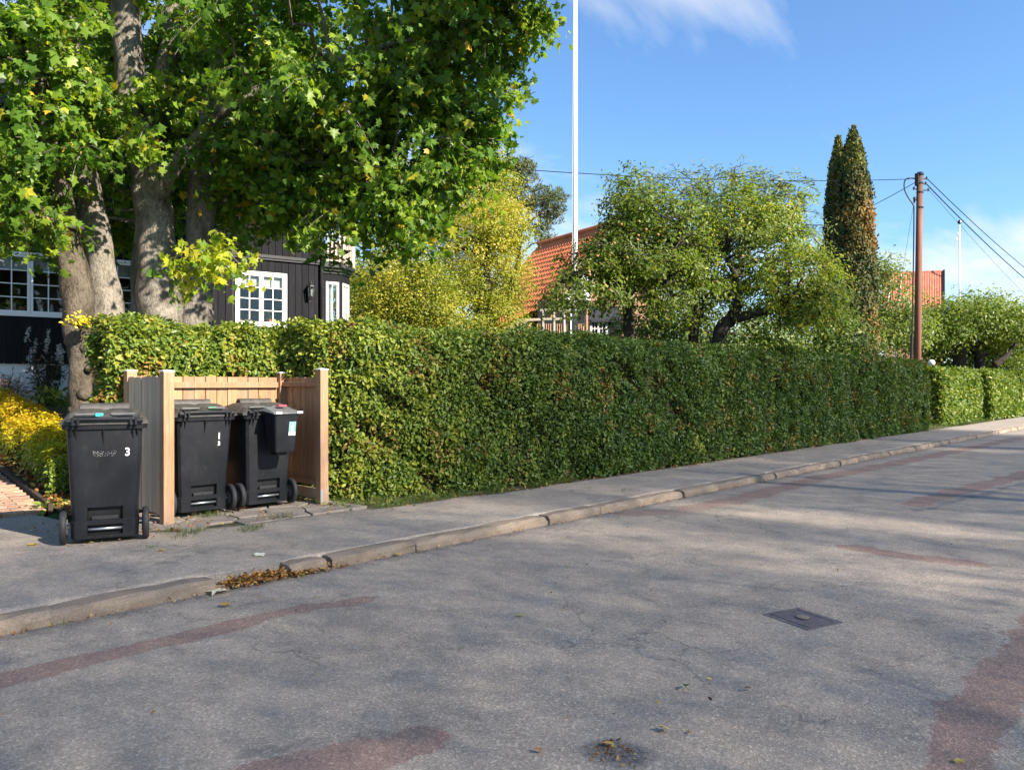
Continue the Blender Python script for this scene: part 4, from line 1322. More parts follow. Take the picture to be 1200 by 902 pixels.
mb = MB(); mb.box(-.04, -.06, .515, .06, .02, .535); mb.build('lid_tab', M['red_tab'], cad, bevel=.006)
mb = MB(); mb.box(.175, -.20, .44, .19, -.17, .50); mb.build('handle_end', M['plastic'], cad, bevel=.004)
def cy(z): return -.135 - .040 * (z - .02) / .41
mb = MB(); st_z0, st_z1 = .19, .345
mb.add([(.022, cy(st_z0) - .0015, st_z0), (.108, cy(st_z0) - .0015, st_z0), (.112, cy(st_z1) - .0015, st_z1), (.026, cy(st_z1) - .0015, st_z1)], [(0, 1, 2, 3)])
stk = mb.build('sticker', M['teal'], cad)
mb = MB()
def patch(x0, x1, z0, z1): mb.add([(x0, cy(z0) - .003, z0), (x1, cy(z0) - .003, z0), (x1, cy(z1) - .003, z1), (x0, cy(z1) - .003, z1)], [(0, 1, 2, 3)])
patch(.022, .108, .19, .232); patch(.055, .080, .245, .315); patch(.060, .076, .318, .332)
mb.build('sticker_print', M['print_white'], stk)

# ================================================================== DARK TIMBER HOUSE
HO = P(278, 451, 18.0)
HRZ = -math.atan2(0.203, 0.978)
house = T('timber_house', 'black stained timber house with white windows behind the maples', 'house', (HO[0], HO[1], 0), HRZ)
HG = 1.00
XL, XR = -10.5, 2.08
ZF, ZB, ZT = 1.88, 4.42, 7.3
wins = [(-4.75, -2.20, 2.87, 4.06, 4), (0.0, 1.11, 2.87, 4.06, 2)]
mb = MB(); mb.box(XL, 0.03, HG - .5, -3.84, 8, ZF); mb.box(-3.56, 0.03, HG - .5, XR - .03, 8, ZF - .001)
mb.box(-3.84, 0.03, HG - .5, -3.56, 8, 1.54); mb.box(-3.84, .03, 1.83, -3.56, 8, ZF - .002); mb.box(-3.84, .25, 1.54, -3.56, 8, 1.83)
mb.build('foundation', M['plaster'], house)
mb = MB(); mb.box(-3.84, .10, 1.54, -3.56, .12, 1.83); mb.build('cellar_window', M['recess'], house)
# backing walls with openings
mb = MB()
def wall_rects(x0, x1, z0, z1, ws):
    xs = [x0]
    for w in ws: xs += [w[0], w[1]]
    xs.append(x1)
    for i in range(0, len(xs), 2): mb.box(xs[i], .02, z0, xs[i + 1], .14, z1)
    for w in ws: mb.box(w[0], .02, z0, w[1], .14, w[2]); mb.box(w[0], .02, w[3], w[1], .14, z1)
wall_rects(XL, XR, ZF, ZB, wins)
mb.box(XL, .02, ZB, XR, .14, ZT)
mb.box(XR - .12, .14, ZF, XR, 8, ZT)
mb.box(XL, .14, ZF, XL + .12, 8, ZT); mb.box(XL, 7.88, ZF, XR, 8, ZT)
mb.build('wall', M['black_paint'], house)
mb = MB(); mb.add([(XL - .4, -.5, ZT - .25), (XR + .4, -.5, ZT - .25), (XR + .4, 4, ZT + 3.1), (XL - .4, 4, ZT + 3.1), (XL - .4, 8.5, ZT - .25), (XR + .4, 8.5, ZT - .25),
        (XL - .4, -.5, ZT - .40), (XR + .4, -.5, ZT - .40), (XR + .4, 4, ZT + 2.95), (XL - .4, 4, ZT + 2.95), (XL - .4, 8.5, ZT - .40), (XR + .4, 8.5, ZT - .40)],
       [(0, 1, 2, 3), (3, 2, 5, 4), (7, 6, 9, 8), (8, 9, 10, 11), (0, 6, 7, 1), (1, 7, 8, 2), (2, 8, 11, 5), (0, 3, 9, 6), (3, 4, 10, 9), (4, 5, 11, 10)])
mb.build('roof', M['black_tile'], house)
plank_me = MB().box(-.5, -.012, 0, .5, .012, 1).mesh('plank', M['plank'])
hr = random.Random(12)
pw = 0.165
def plank(x, z0, z1, y=0.0):
    o = link('plank', plank_me, None, house)
    o.location = (x, y - .004 + hr.uniform(-.005, .005), z0); o.scale = (pw - .012, 1, z1 - z0)
npl = int((XR - XL) / pw)
for i in range(npl + 1):
    x = XL + (i + .5) * pw
    if x > XR: break
    if x < -6.3: continue
    zs = [(ZF - .03, ZB - .02)]
    for w in wins:
        if w[0] - pw * .45 < x < w[1] + pw * .45: zs = [(ZF - .03, w[2] - .07), (w[3] + .06, ZB - .02)]
    for a, b in zs: plank(x, a, b)
    plank(x, ZB + .10, ZT - .1, -.03)
for i in range(12):
    o = link('plank', plank_me, None, house); o.rotation_euler = (0, 0, R(90))
    o.location = (XR + .012, .10 + i * .17, ZF); o.scale = (.155, 1, ZT - ZF - .1)
mb = MB(); mb.box(XL, -.06, ZB - .02, XR + .03, .018, ZB + .03); mb.box(XL, -.085, ZB + .03, XR + .05, .017, ZB + .10)
mb.build('belt_board', M['black_paint'], house)
mb = MB(); mb.tube([(2.02, -.075, ZF - .6), (2.02, -.075, ZB - .1), (2.03, -.11, ZB + .05), (2.03, -.12, ZT - .3)], .042, 10); mb.build('downpipe', M['black_metal'], house, smooth=True)

def window(x0, x1, z0, z1, ncas, label=None):
    mb = MB(); f = .055
    mb.box(x0 - f, -.045, z0 - .06, x1 + f, .05, z0 - .001); mb.box(x0 - f, -.045, z1 + .001, x1 + f, .05, z1 + .05)
    mb.box(x0 - f, -.044, z0, x0 - .001, .05, z1); mb.box(x1 + .001, -.044, z0, x1 + f, .05, z1)
    win = mb.build('window', M['white'], house)
    cw = (x1 - x0) / ncas
    for c in range(ncas):
        a, b = x0 + c * cw, x0 + (c + 1) * cw
        mb = MB(); g = .052
        mb.box(a + .003, -.030, z0 + .003, a + g, .03, z1 - .003); mb.box(b - g, -.030, z0 + .003, b - .003, .03, z1 - .003)
        mb.box(a + g, -.030, z0 + .003, b - g, .03, z0 + g); mb.box(a + g, -.030, z1 - g, b - g, .03, z1 - .003)
        mid = (a + b) / 2
        mb.box(mid - .011, -.022, z0 + g, mid + .011, .02, z1 - g)
        rows = 4; h = (z1 - z0 - 2 * g) / rows
        for r_ in range(1, rows): mb.box(a + g, -.021, z0 + g + r_ * h - .010, b - g, .019, z0 + g + r_ * h + .010)
        mb.build('casement', M['white'], win)
        mb = MB(); mb.box(a + g, .004, z0 + g, b - g, .008, z1 - g); mb.build('pane', M['glass'], win)
    # the room seen through it: blind, walls, sill with pots
    mb = MB(); mb.box(x0 + .01, .075, z1 - .30, x1 - .01, .085, z1 - .01); mb.build('blind', M['curtain'], win)
    mb = MB(); mb.add([(x0 - .2, .142, z0 - .3), (x1 + .2, .142, z0 - .3), (x1 + .2, .142, z1 + .2), (x0 - .2, .142, z1 + .2),
                       (x0 - .2, 1.1, z0 - .3), (x1 + .2, 1.1, z0 - .3), (x1 + .2, 1.1, z1 + .2), (x0 - .2, 1.1, z1 + .2)],
                      [(4, 5, 6, 7), (0, 4, 7, 3), (5, 1, 2, 6), (0, 1, 5, 4), (3, 7, 6, 2)]); mb.build('room', M['room'], win)
    mb = MB(); mb.box(x0, .10, z0 - .02, x1, .32, z0 + .01); mb.build('inner_sill', M['white'], win)
    return win
wl = window(*wins[0]); wr_ = window(*wins[1])
def pot_plant(x, z, hue, lab):
    c, s = math.cos(HRZ), math.sin(HRZ)
    y = .20; loc = (HO[0] + x * c - y * s, HO[1] + x * s + y * c, z)
    o = T('potted_plant', lab, 'plant', loc)
    mb = MB(); mb.lathe([(.045, 0), (.065, .12), (.07, .13)], 12); mb.build('pot', M['terracotta'], o)
    rg = np.random.default_rng(int(abs(x) * 100)); p = rg.normal(size=(90, 3)) * np.array([.06, .05, .055]) + np.array(loc) + np.array([0, 0, .20])
    leaves('foliage', p, rg.normal(size=(90, 3)) + np.array([0, -.6, .6]), np.full(90, .05), OVAL, rg.random(90), M[hue], o, 0, .6, 3, 'stuff')
pot_plant(-4.42, 2.885, 'flower_y', 'yellow flowering potted plant on the window sill at the left edge')
pot_plant(-4.25, 2.885, 'l_apple', 'green potted plant beside the yellow one on the window sill')
pot_plant(0.82, 2.885, 'l_pale', 'pale green potted plant in the window right of the maple trunks')
mb = MB()
for i, (x, h_) in enumerate(((-3.9, .14), (-3.72, .22), (-3.35, .08))): mb.lathe([(.03, 2.882), (.034, 2.882 + h_ * .6), (.014, 2.882 + h_)], 10, (x, .2, 0))
mb.build('sill_vases', M['white'], wl)

# bay with balcony at the right corner
bay_pts = [(2.11, .06), (2.60, .06), (3.00, .50), (3.00, 1.9), (2.11, 2.4)]
def face(p, q, z0, z1, d0=-.0, d1=.06):
    dx, dy = q[0] - p[0], q[1] - p[1]; L = math.hypot(dx, dy); nx, ny = dy / L, -dx / L
    return lambda a, b, za, zb, o0, o1: [(p[0] + dx * a / L + nx * o0, p[1] + dy * a / L + ny * o0, za) for a, o0 in ((a, o0), (b, o0), (b, o1), (a, o1))] + \
        [(p[0] + dx * a / L + nx * o0, p[1] + dy * a / L + ny * o0, zb) for a, o0 in ((a, o0), (b, o0), (b, o1), (a, o1))], L
bm = MB(); bm.prism([(2.10, .07), (2.59, .075), (2.97, .50), (2.97, 1.9), (2.10, 2.4)], HG - .3, 2.35)
bay = bm.build('bay', M['plank'], house)
for i, (p, q) in enumerate(zip(bay_pts[:3], bay_pts[1:4])):
    fn, L = face(p, q, 0, 0)
    L = min(L, 0.66) if i == 2 else L
    mb = MB()
    mb.hexa(fn(0, .07, 2.35, 4.22, 0, -.05)); mb.hexa(fn(L - .07, L, 2.35, 4.22, 0, -.05)); mb.hexa(fn(.07, L - .07, 4.02, 4.22, 0, -.05))
    mb.build('bay_pier', M['plank'], bay)
    mb = MB(); e = .055
    mb.hexa(fn(.075, .075 + e, 2.36, 4.015, .02, -.04)); mb.hexa(fn(L - .075 - e, L - .075, 2.36, 4.015, .02, -.04))
    mb.hexa(fn(.075 + e, L - .075 - e, 3.955, 4.015, .02, -.04)); mb.hexa(fn(.075 + e, L - .075 - e, 2.36, 2.42, .02, -.04))
    mb.hexa(fn(.075 + e, L - .075 - e, 2.92, 2.945, .015, -.03)); mb.hexa(fn(L / 2 - .012, L / 2 + .012, 2.42, 3.955, .012, -.028))
    mb.build('bay_window', M['white'], bay)
    mb = MB(); mb.hexa(fn(.075 + e, L - .075 - e, 2.42, 3.955, -.008, -.012)); mb.build('pane', M['glass'], bay)
    mb = MB(); mb.hexa(fn(.075 + e, L / 2 + .02, 2.42, 3.955, -.09, -.10)); mb.build('curtain', M['curtain'], bay)
mb = MB(); mb.box(2.4, 1.2, 2.3, 2.42, 1.6, 4.2); mb.build('bay_room', M['room'], bay)
def off(poly, d):
    c = (2.3, 1.2); out = []
    for x, y in poly:
        vx, vy = x - c[0], y - c[1]; L = math.hypot(vx, vy); out.append((max(2.095, x + vx / L * d) if x < 2.2 else x + vx / L * d, y + vy / L * d))
    return out
for k, (d, z0, z1) in enumerate(((.03, 4.225, 4.29), (.09, 4.293, 4.36), (.16, 4.363, 4.44), (.10, 4.443, 4.47))):
    mb = MB(); mb.prism(off(bay_pts, d), z0, z1); mb.build('cornice', M['black_paint'], bay)
bal = off(bay_pts, .10)
def lerp(p, q, t): return (p[0] + (q[0] - p[0]) * t, p[1] + (q[1] - p[1]) * t)
segs = list(zip(bal[:4], bal[1:]))
mb = MB()
for (p, q) in segs[:3]:
    mb.bar((*p, 4.53), (*q, 4.53), .05, .045); mb.bar((*p, 5.30), (*q, 5.30), .07, .05)
rail = mb.build('balcony_rail', M['pale_wood'], house)
bme = MB().box(-.024, -.012, 0, .024, .012, .70).mesh('baluster', M['pale_wood'])
pme = MB().box(-.04, -.04, 0, .04, .04, .90).mesh('railing_post', M['pale_wood'])
for (p, q) in segs[:3]:
    L = math.hypot(q[0] - p[0], q[1] - p[1]); n_ = max(3, int(L / .095)); a = math.atan2(q[1] - p[1], q[0] - p[0])
    for i in range(1, n_):
        t = i / n_; x, y = lerp(p, q, t)
        o = link('baluster', bme, None, rail); o.location = (x, y, 4.56); o.rotation_euler = (0, 0, a)
    o = link('railing_post', pme, None, rail); o.location = (*q, 4.48)
# wall lantern
c, s = math.cos(HRZ), math.sin(HRZ); lx, ly = 1.72, -.02
lan = T('wall_lantern', 'black wall lantern on the dark boards between window and bay', 'lantern', (HO[0] + lx * c - ly * s, HO[1] + lx * s + ly * c, 3.72), HRZ)
mb = MB(); mb.box(-.035, -.012, -.25, .035, .002, .14); mb.tube([(0, -.01, -.18), (0, -.09, -.21), (0, -.15, -.16)], .012, 8)
mb.build('bracket', M['black_metal'], lan)
mb = MB(); mb.lathe([(.045, -.15), (.05, -.14), (.03, -.135)], 6, (0, -.15, 0)); mb.lathe([(.10, .10), (.085, .13), (.03, .20), (.012, .21), (.012, .26)], 6, (0, -.15, 0))
for k in range(6):
    a = k * math.pi / 3; mb.bar((.05 * math.cos(a), -.15 + .05 * math.sin(a), -.14), (.085 * math.cos(a), -.15 + .085 * math.sin(a), .11), .012)
mb.build('frame', M['black_metal'], lan)
mb = MB(); mb.lathe([(.044, -.135), (.078, .10)], 6, (0, -.15, 0)); mb.build('lantern_glass', M['glass'], lan)
mb = MB(); mb.lathe([(.02, -.12), (.028, -.03), (.02, .03), (.008, .05)], 8, (0, -.15, 0)); mb.build('bulb', M['globe'], lan)

# ================================================================== RED TILED HOUSE (far, behind the garden)
def C2(X, Z, z): return (X * FY + Z * FX, -X * FX + Z * FY, z)
ra, rb = (2.05, 41.2), (4.75, 36.7)
dl = math.hypot(rb[0] - ra[0], rb[1] - ra[1]); rd = ((rb[0] - ra[0]) / dl, (rb[1] - ra[1]) / dl)
pp_ = (-rd[1] * -1, rd[0] * -1)
pp_ = (rd[1], -rd[0])                # towards the camera's left
HW, ZR, ZE = 3.9, 9.05, 4.75
rh = T('red_roof_house', 'white house with an orange red tiled roof behind the apple trees', 'house', C2(rb[0], rb[1], 0))
def rp(u, w, z): return C2(rb[0] + rd[0] * u + pp_[0] * w, rb[1] + rd[1] * u + pp_[1] * w, z)   # u: along ridge (0 near gable), w: across (positive = left side)
mb = MB()
w_ = HW - .35
zc_ = ZE + (ZR - ZE) * .10
mb.add([rp(-.4, w_, 1), rp(-.4, -w_, 1), rp(-6, -w_, 1), rp(-6, w_, 1), rp(-.4, w_, zc_ - .2), rp(-.4, -w_, zc_ - .2), rp(-6, -w_, zc_ - .2), rp(-6, w_, zc_ - .2), rp(-.4, 0, ZR - .35), rp(-6, 0, ZR - .35)],
       [(0, 1, 5, 8, 4), (3, 7, 9, 6, 2), (0, 4, 7, 3), (1, 2, 6, 5), (4, 8, 9, 7), (8, 5, 6, 9)])
mb.build('wall', M['brown_wall'], rh, world=True)
mb = MB(); mb.add([rp(-.34, HW - 1.4, 5.4), rp(-.34, 1.0, 5.4), rp(-.34, 0.6, ZR - .8), rp(-.34, .4, ZR - .8), rp(-.37, HW - 1.4, 5.4), rp(-.37, 1.0, 5.4), rp(-.37, 0.6, ZR - .8), rp(-.37, .4, ZR - .8)], [(0, 1, 2, 3), (0, 4, 5, 1), (1, 5, 6, 2), (2, 6, 7, 3), (3, 7, 4, 0)]); mb.build('gable_cladding', M['white'], rh, world=True)
def tile_roof(parent, fn, du, dw_len, z0, z1, rows, cols):
    """interlocking tiles: wavy across, stepped down the slope; fn(u, t) gives the point, t=0 ridge 1 eave"""
    vs = []; fs = []
    nx = cols * 4 + 1
    for r_ in range(rows):
        for e in (0, 1):
            t = (r_ + e) / rows
            for i in range(nx):
                u = du * i / (nx - 1); p = np.array(fn(u, t))
                lift = .035 * (1 - e) * 0 + .045 * e + .03 * math.cos(2 * math.pi * i / 4)
                p[2] += lift + .03
                vs.append(tuple(p))
        b = r_ * 2 * nx
        for i in range(nx - 1): fs.append((b + i, b + i + 1, b + nx + i + 1, b + nx + i))
        if r_ < rows - 1:
            for i in range(nx - 1): fs.append((b + nx + i, b + nx + i + 1, b + 2 * nx + i + 1, b + 2 * nx + i))
    mb = MB(); mb.add(vs, fs); o = mb.build('roof_tiles', M['tile'], parent, world=True); o['kind'] = 'stuff'; return o
for sgn in (1, -1):
    tile_roof(rh, lambda u, t, sgn=sgn: rp(-u, sgn * HW * t, ZR + (ZE - ZR) * t + .25 * t * t * (1 - t)), 6.3, HW, ZR, ZE, 15, 26)
mb = MB(); mb.tube([rp(.05, 0, ZR + .08), rp(-6.35, 0, ZR + .08)], .13, 8); mb.build('ridge_tiles', M['tile'], rh, world=True)
for sgn in (1, -1):
    mb = MB(); mb.bar(rp(.06, 0, ZR - .05), rp(.06, sgn * HW, ZE - .06), .05, .22); mb.build('bargeboard', M['brown_wall'], rh, world=True)
# lower lean-to on the left with its own tiles
tile_roof(rh, lambda u, t: rp(-.9 - u, HW * .97 + 1.7 * t, ZE + .05 - .75 * t), 4.5, 2, 0, 0, 6, 18)
mb = MB()
q = [rp(-1.1, HW - .2, 1), rp(-1.1, HW + 1.4, 1), rp(-5.2, HW + 1.4, 1), rp(-5.2, HW - .2, 1), rp(-1.1, HW - .2, 4.55), rp(-1.1, HW + 1.4, 4.05), rp(-5.2, HW + 1.4, 4.05), rp(-5.2, HW - .2, 4.55)]
mb.hexa(q); mb.build('lean_to_wall', M['brown_wall'], rh, world=True)

# timber porch in front of it, with posts, rails and brown boards behind
def gzp(p): return float(gz(p[0], p[1]))
pc = P(652, 451, 30.5)
porch = T('timber_porch', 'grey timber porch with posts and a sloping handrail before the red roofed house', 'porch', (pc[0], pc[1], gzp(pc)))
ZP = 30.5
def pz(px, py, dZ=0.0): return P(px, py, ZP + dZ)
for px in (635.5, 648.5, 660.5):
    mb = MB(); a, b = pz(px, 364), pz(px, 420); mb.bar(a, b, .105); mb.build('post', M['grey_wood'], porch, world=True)
mb = MB(); mb.bar(pz(633, 363.5), pz(671, 363.5), .10, .10); mb.build('beam', M['grey_wood'], porch, world=True)
mb = MB(); mb.bar(pz(636.5, 373.7), pz(659.5, 373.7), .06, .09); mb.build('rail', M['grey_wood'], porch, world=True)
mb = MB(); mb.bar(pz(607.5, 375.2), pz(634.6, 374.2), .07, .09); mb.bar(pz(607.5, 375.6), pz(594, 396), .07, .12); mb.build('handrail', M['pale_wood'], porch, world=True)
bme2 = MB()
for i in range(22):
    px = 630 + i * 2.55
    a, b = P(px, 379.5, 31.4), P(px, 430, 31.4)
    mb = MB(); mb.bar(a, b, .078, .03); mb.build('board', M['brown_wall'], porch, world=True)
mb = MB(); mb.hexa([P(630, 430, 32.6), P(688, 430, 32.6), P(688, 430, 32.7), P(630, 430, 32.7), P(630, 352, 32.6), P(688, 352, 32.6), P(688, 352, 32.7), P(630, 352, 32.7)]); mb.build('back_wall', M['black_paint'], porch, world=True)
for px in (667, 687, 691):
    mb = MB(); mb.bar(pz(px, 366, 1), pz(px, 425, 1), .09); mb.build('post', M['brown_wall'], porch, world=True)
mb = MB(); mb.hexa([pz(668.5, 425, .8), pz(675.5, 425, .8), pz(675.5, 425, 1), pz(668.5, 425, 1), pz(668.5, 362, .8), pz(675.5, 362, .8), pz(675.5, 362, 1), pz(668.5, 362, 1)]); mb.build('white_column', M['white'], porch, world=True)
# tarp and log pile by the handrail
tb = T('blue_tarp', 'small blue tarp under the porch handrail', 'tarp', pz(610, 382))
rg = random.Random(3); mb = MB(); vs = []; fs = []
for i in range(6):
    for j in range(4):
        vs.append(pz(607.5 + i * 1.8, 377 + j * 3.0 * (1 - i * .06), .15 + .1 * math.sin(i * 1.7 + j)))
for i in range(5):
    for j in range(3): fs.append((i * 4 + j, i * 4 + 4 + j, i * 4 + 5 + j, i * 4 + 1 + j))
mb.add(vs, fs); o = mb.build('sheet', M['blue_tarp'], tb, world=True, smooth=True); sm = o.modifiers.new('solid', 'SOLIDIFY'); sm.thickness = .01
lp = T('clay_pot_pile', 'heap of reddish clay pots under the porch handrail', 'pots', pz(622, 392))
for i in range(9):
    mb = MB(); q = pz(612 + i * 2.6, 392 - 3 * (i % 2), .5); mb.lathe([(.06, -.3), (.11, -.12), (.13, .05), (.14, .06), (.14, .10)], 10, q); mb.build('pot', M['terracotta'], lp, world=True)

# small dark shed with a white double window
shed = T('garden_shed', 'small black shed with white twin casements beside the apple trunk', 'shed', (*P(702, 451, 24)[:2], 1.1))
ZS = 24
def sh(px, py, d=0.0): return P(px, py, ZS + d)
mb = MB(); mb.hexa([sh(691, 430), sh(725, 430), sh(727, 430, 1.8), sh(692, 430, 1.8), sh(691, 375.5), sh(725, 376), sh(727, 376, 1.8), sh(692, 376, 1.8)]); mb.build('wall', M['black_paint'], shed, world=True)
mb = MB(); mb.hexa([sh(689, 377, -.15), sh(728, 377.5, -.15), sh(728, 362, 1.0), sh(690, 361, 1.0), sh(689, 374.5, -.15), sh(728, 375, -.15), sh(728, 359, 1.0), sh(690, 358, 1.0)]); mb.build('roof', M['black_tile'], shed, world=True)
mb = MB()
def fr(x0, x1, y0, y1, d0=-.04, d1=-.005): mb.hexa([sh(x0, y1, d0), sh(x1, y1, d0), sh(x1, y1, d1), sh(x0, y1, d1), sh(x0, y0, d0), sh(x1, y0, d0), sh(x1, y0, d1), sh(x0, y0, d1)])
fr(691.5, 712.5, 376.2, 378); fr(691.5, 694, 378.05, 394); fr(700.3, 703, 378.05, 394); fr(709.5, 712.5, 378.05, 394); fr(694.05, 709.4, 391.5, 394, -.038)
for x in (697, 706): fr(x - .45, x + .45, 378.1, 391.4, -.03)
for x0, x1 in ((694.1, 700.2), (703.1, 709.4)): fr(x0, x1, 384.6, 385.4, -.028)
sw = mb.build('window', M['white'], shed, world=True)
mb = MB(); fr(694, 709.5, 378, 391.5, -.012, -.008); mb.build('pane', M['glass'], sw, world=True)

# far barn with ribbed red roof at the right
barn = T('red_barn', 'far building with a steep ribbed orange red roof behind the pole', 'barn', (*P(1080, 451, 60)[:2], 0))
ZN = 60
mb = MB(); mb.hexa([P(1035, 452, 60.4), P(1105, 452, 60.4), P(1105, 452, 64), P(1035, 452, 64), P(1035, 362, 60.4), P(1105, 361, 60.4), P(1105, 361, 64), P(1035, 362, 64)]); mb.build('wall', M['brown_wall'], barn, world=True)
vs = []; fs = []; nx = 100
for j, (py0, py1, Z) in enumerate(((321, 318.5, 63.2), (366, 364, 60.0))):
    for i in range(nx + 1):
        t = i / nx; px = 1034 + (1106 - 1034) * t
        p = np.array(P(px, py0 + (py1 - py0) * t, Z)); p[2] += .07 * abs(math.sin(i * math.pi / 4)); vs.append(tuple(p))
for i in range(nx): fs.append((i, i + nx + 1, i + nx + 2, i + 1))
mb = MB(); mb.add(vs, fs); o = mb.build('roof_tiles', M['barn_tile'], barn, world=True); o['kind'] = 'stuff'
mb = MB(); mb.bar(P(1106.3, 317.5, 63.2), P(1106.3, 364, 60), .12, .3); mb.build('bargeboard', M['black_paint'], barn, world=True)
mb = MB(); mb.bar(P(1034, 320.6, 63.25), P(1106, 318, 63.25), .25, .15); mb.build('ridge', M['barn_tile'], barn, world=True)

# ================================================================== TREES
def WP(lst):
    """(px, py, Z) -> world points"""
    return [P(*q) for q in lst]
def on_ground(px, Z, dz=-0.1):
    p = P(px, 451, Z); return (p[0], p[1], float(gz(p[0], p[1])) + dz)

def maple_v(p, v, rng):
    v = 0.78 * v + 0.16 * (0.5 + 0.5 * noise3(p, 1.1, 13, 2))
    r = rng.random(len(p))
    v = np.where(r < 0.030, 0.90 + 0.1 * rng.random(len(p)), np.minimum(v, 0.86))
    c = np.array(P(262, 285, 10.7)); d = np.linalg.norm(p - c, axis=1)
    return np.where((d < 0.85) & (rng.random(len(p)) < 0.8), 0.80 + 0.14 * rng.random(len(p)), v)

MCLEAR = ((62, 180, 165, 330, 12.6), (75, 330, 155, 400, 12.6), (148, 190, 222, 400, 12.8), (120, -20, 182, 104, 12.4), (210, 215, 262, 262, 12.8), (212, 330, 262, 400, 12.8), (262, 300, 420, 400, 14))
SUNNY = tuple((*P(px, 451, Z)[:2], z0, z1, .52) for px, Z, z0, z1 in ((185, 12.25, 2.0, 5.2), (118, 12.0, 2.0, 5.0), (234, 12.55, 2.0, 3.2), (86, 11.5, 1.0, 2.4), (150, 12.0, 5.6, 7.4)))
# the large maple: two stems from one foot, one more in the shade behind
mapleC = ([on_ground(190, 12.3, -.1)] + WP([(191, 395, 12.3), (188, 345, 12.3), (185, 290, 12.3), (178, 235, 12.3), (170, 190, 12.25), (158, 130, 12.1), (151, 70, 12.0), (147, 0, 11.9), (150, -120, 11.9), (165, -240, 12.2)]),
          [.48, .39, .34, .30, .27, .235, .225, .22, .21, .16, .06])
mapleD = ([on_ground(228, 12.45, -.1)] + WP([(229, 395, 12.5), (230, 350, 12.5), (234, 290, 12.6), (237, 225, 12.7), (245, 150, 12.9), (262, 50, 13.2), (290, -80, 13.5)]),
          [.38, .31, .25, .22, .22, .18, .13, .05])
mapleL = (WP([(182, 240, 12.25), (202, 200, 12.15), (228, 170, 12.1), (262, 130, 12.0), (330, 95, 11.8), (430, 60, 11.5), (520, 40, 11.2)]), [.14, .13, .125, .105, .08, .05, .02])
mapleM = (WP([(246, 190, 12.8), (300, 182, 12.6), (370, 190, 12.2), (440, 215, 11.8), (480, 240, 11.5)]), [.12, .09, .06, .035, .012])
mapleK = ([on_ground(168, 13.6, -.1)] + WP([(167, 370, 13.6), (166, 320, 13.6), (172, 250, 13.7), (185, 150, 13.8), (205, 30, 13.9), (220, -100, 14)]), [.25, .2, .17, .17, .2, .22, .12])
tree('maple_tree', 'big green maple with the thickest pale trunk forking above the hedge', 'tree',
     [mapleC, mapleD, mapleL, mapleM, mapleK],
     [(395, 40, 11.6, 2.5, 2.2, 1.9, 310), (535, 10, 11.3, .80, 1.1, 1.05, 80), (470, 165, 11.4, 1.15, 1.0, 1.05, 120), (350, 185, 12.3, 1.45, 1.0, .70, 90),
      (270, 90, 10.6, 1.0, .7, .85, 75), (430, 232, 11.5, .85, .8, .42, 46), (250, 285, 10.7, .34, .3, .38, 9), (175, 135, 10.8, .45, .35, .32, 12),
      (300, 250, 12.0, .5, .5, .5, 10), (345, 285, 11.6, .22, .25, .4, 5), (492, 222, 11.0, .42, .4, .42, 16), (560, 125, 11.2, .40, .4, .35, 12), (545, 165, 11.2, .3, .35, .3, 8), (260, -110, 12.2, 3.6, 2.4, 1.2, 150), (590, 30, 11.2, .42, .5, .80, 15), (606, -5, 11.2, .30, .4, .5, 9),
      (230, 20, 14.5, 2.6, .8, 2.2, 130), (240, 85, 14.2, 1.9, .5, .8, 70), (300, 50, 13.6, 1.2, .5, .8, 40), (130, 235, 14.3, 1.3, .5, .85, 46), (250, 200, 14.0, 1.5, .6, .8, 70), (335, 222, 13.3, .95, .6, .50, 48), (60, 200, 13.5, 1.0, .5, 1.2, 40), (160, 150, 13.6, 1.2, .5, .8, 40), (575, -130, 9.8, 1.0, 1.0, .70, 50), (700, -165, 9.2, 1.0, 1.0, .8, 36)],  # last two lobes: added above the view to shade the lower right crown
     M['l_maple'], M['bark_maple'], 0.105, 50, 0.24, MAPLE, 1.8, 101, 110, vfun=maple_v, parts=160, jit=0.95, svar=.42, limb_r=.026, surf=0.55, limb_from=0.45, seg=18, clear=MCLEAR, sunny=SUNNY, spray=.50)
mapleB = ([on_ground(127, 12.0, -.1)] + WP([(127, 400, 12.0), (126, 370, 12.0), (121, 320, 12.0), (112, 265, 12.0), (103, 215, 12.0), (97, 180, 11.9), (88, 110, 11.8), (80, 20, 11.7), (72, -110, 11.8)]),
          [.38, .30, .25, .205, .19, .175, .165, .14, .12, .05])
tree('maple_tree', 'slender pale maple trunk leaning left between the dark trunk and the thick one', 'tree', [mapleB],
     [(95, 70, 11.3, 1.0, .9, .95, 66), (60, -60, 11.8, 1.6, 1.2, .9, 60), (120, 160, 11.0, .45, .4, .42, 14)],
     M['l_maple'], M['bark_maple'], 0.112, 46, 0.21, MAPLE_LO, 1.8, 103, 30, vfun=maple_v, parts=30, jit=0.95, svar=.42, limb_r=.026, limb_from=0.6, seg=16, clear=MCLEAR, sunny=SUNNY, spray=.50)
mapleA = ([on_ground(95, 11.5, -.1)] + WP([(95, 486, 11.5), (95, 455, 11.5), (95, 425, 11.5), (93, 392, 11.5), (91, 352, 11.5), (86, 315, 11.5), (78, 265, 11.4), (66, 200, 11.2), (50, 110, 11.0), (30, 0, 10.9)]),
          [.26, .185, .165, .165, .205, .225, .195, .165, .14, .10, .04])
mapleA2 = (WP([(96, 268, 11.4), (60, 258, 11.0), (20, 244, 10.7), (-30, 232, 10.5)]), [.05, .035, .022, .01])
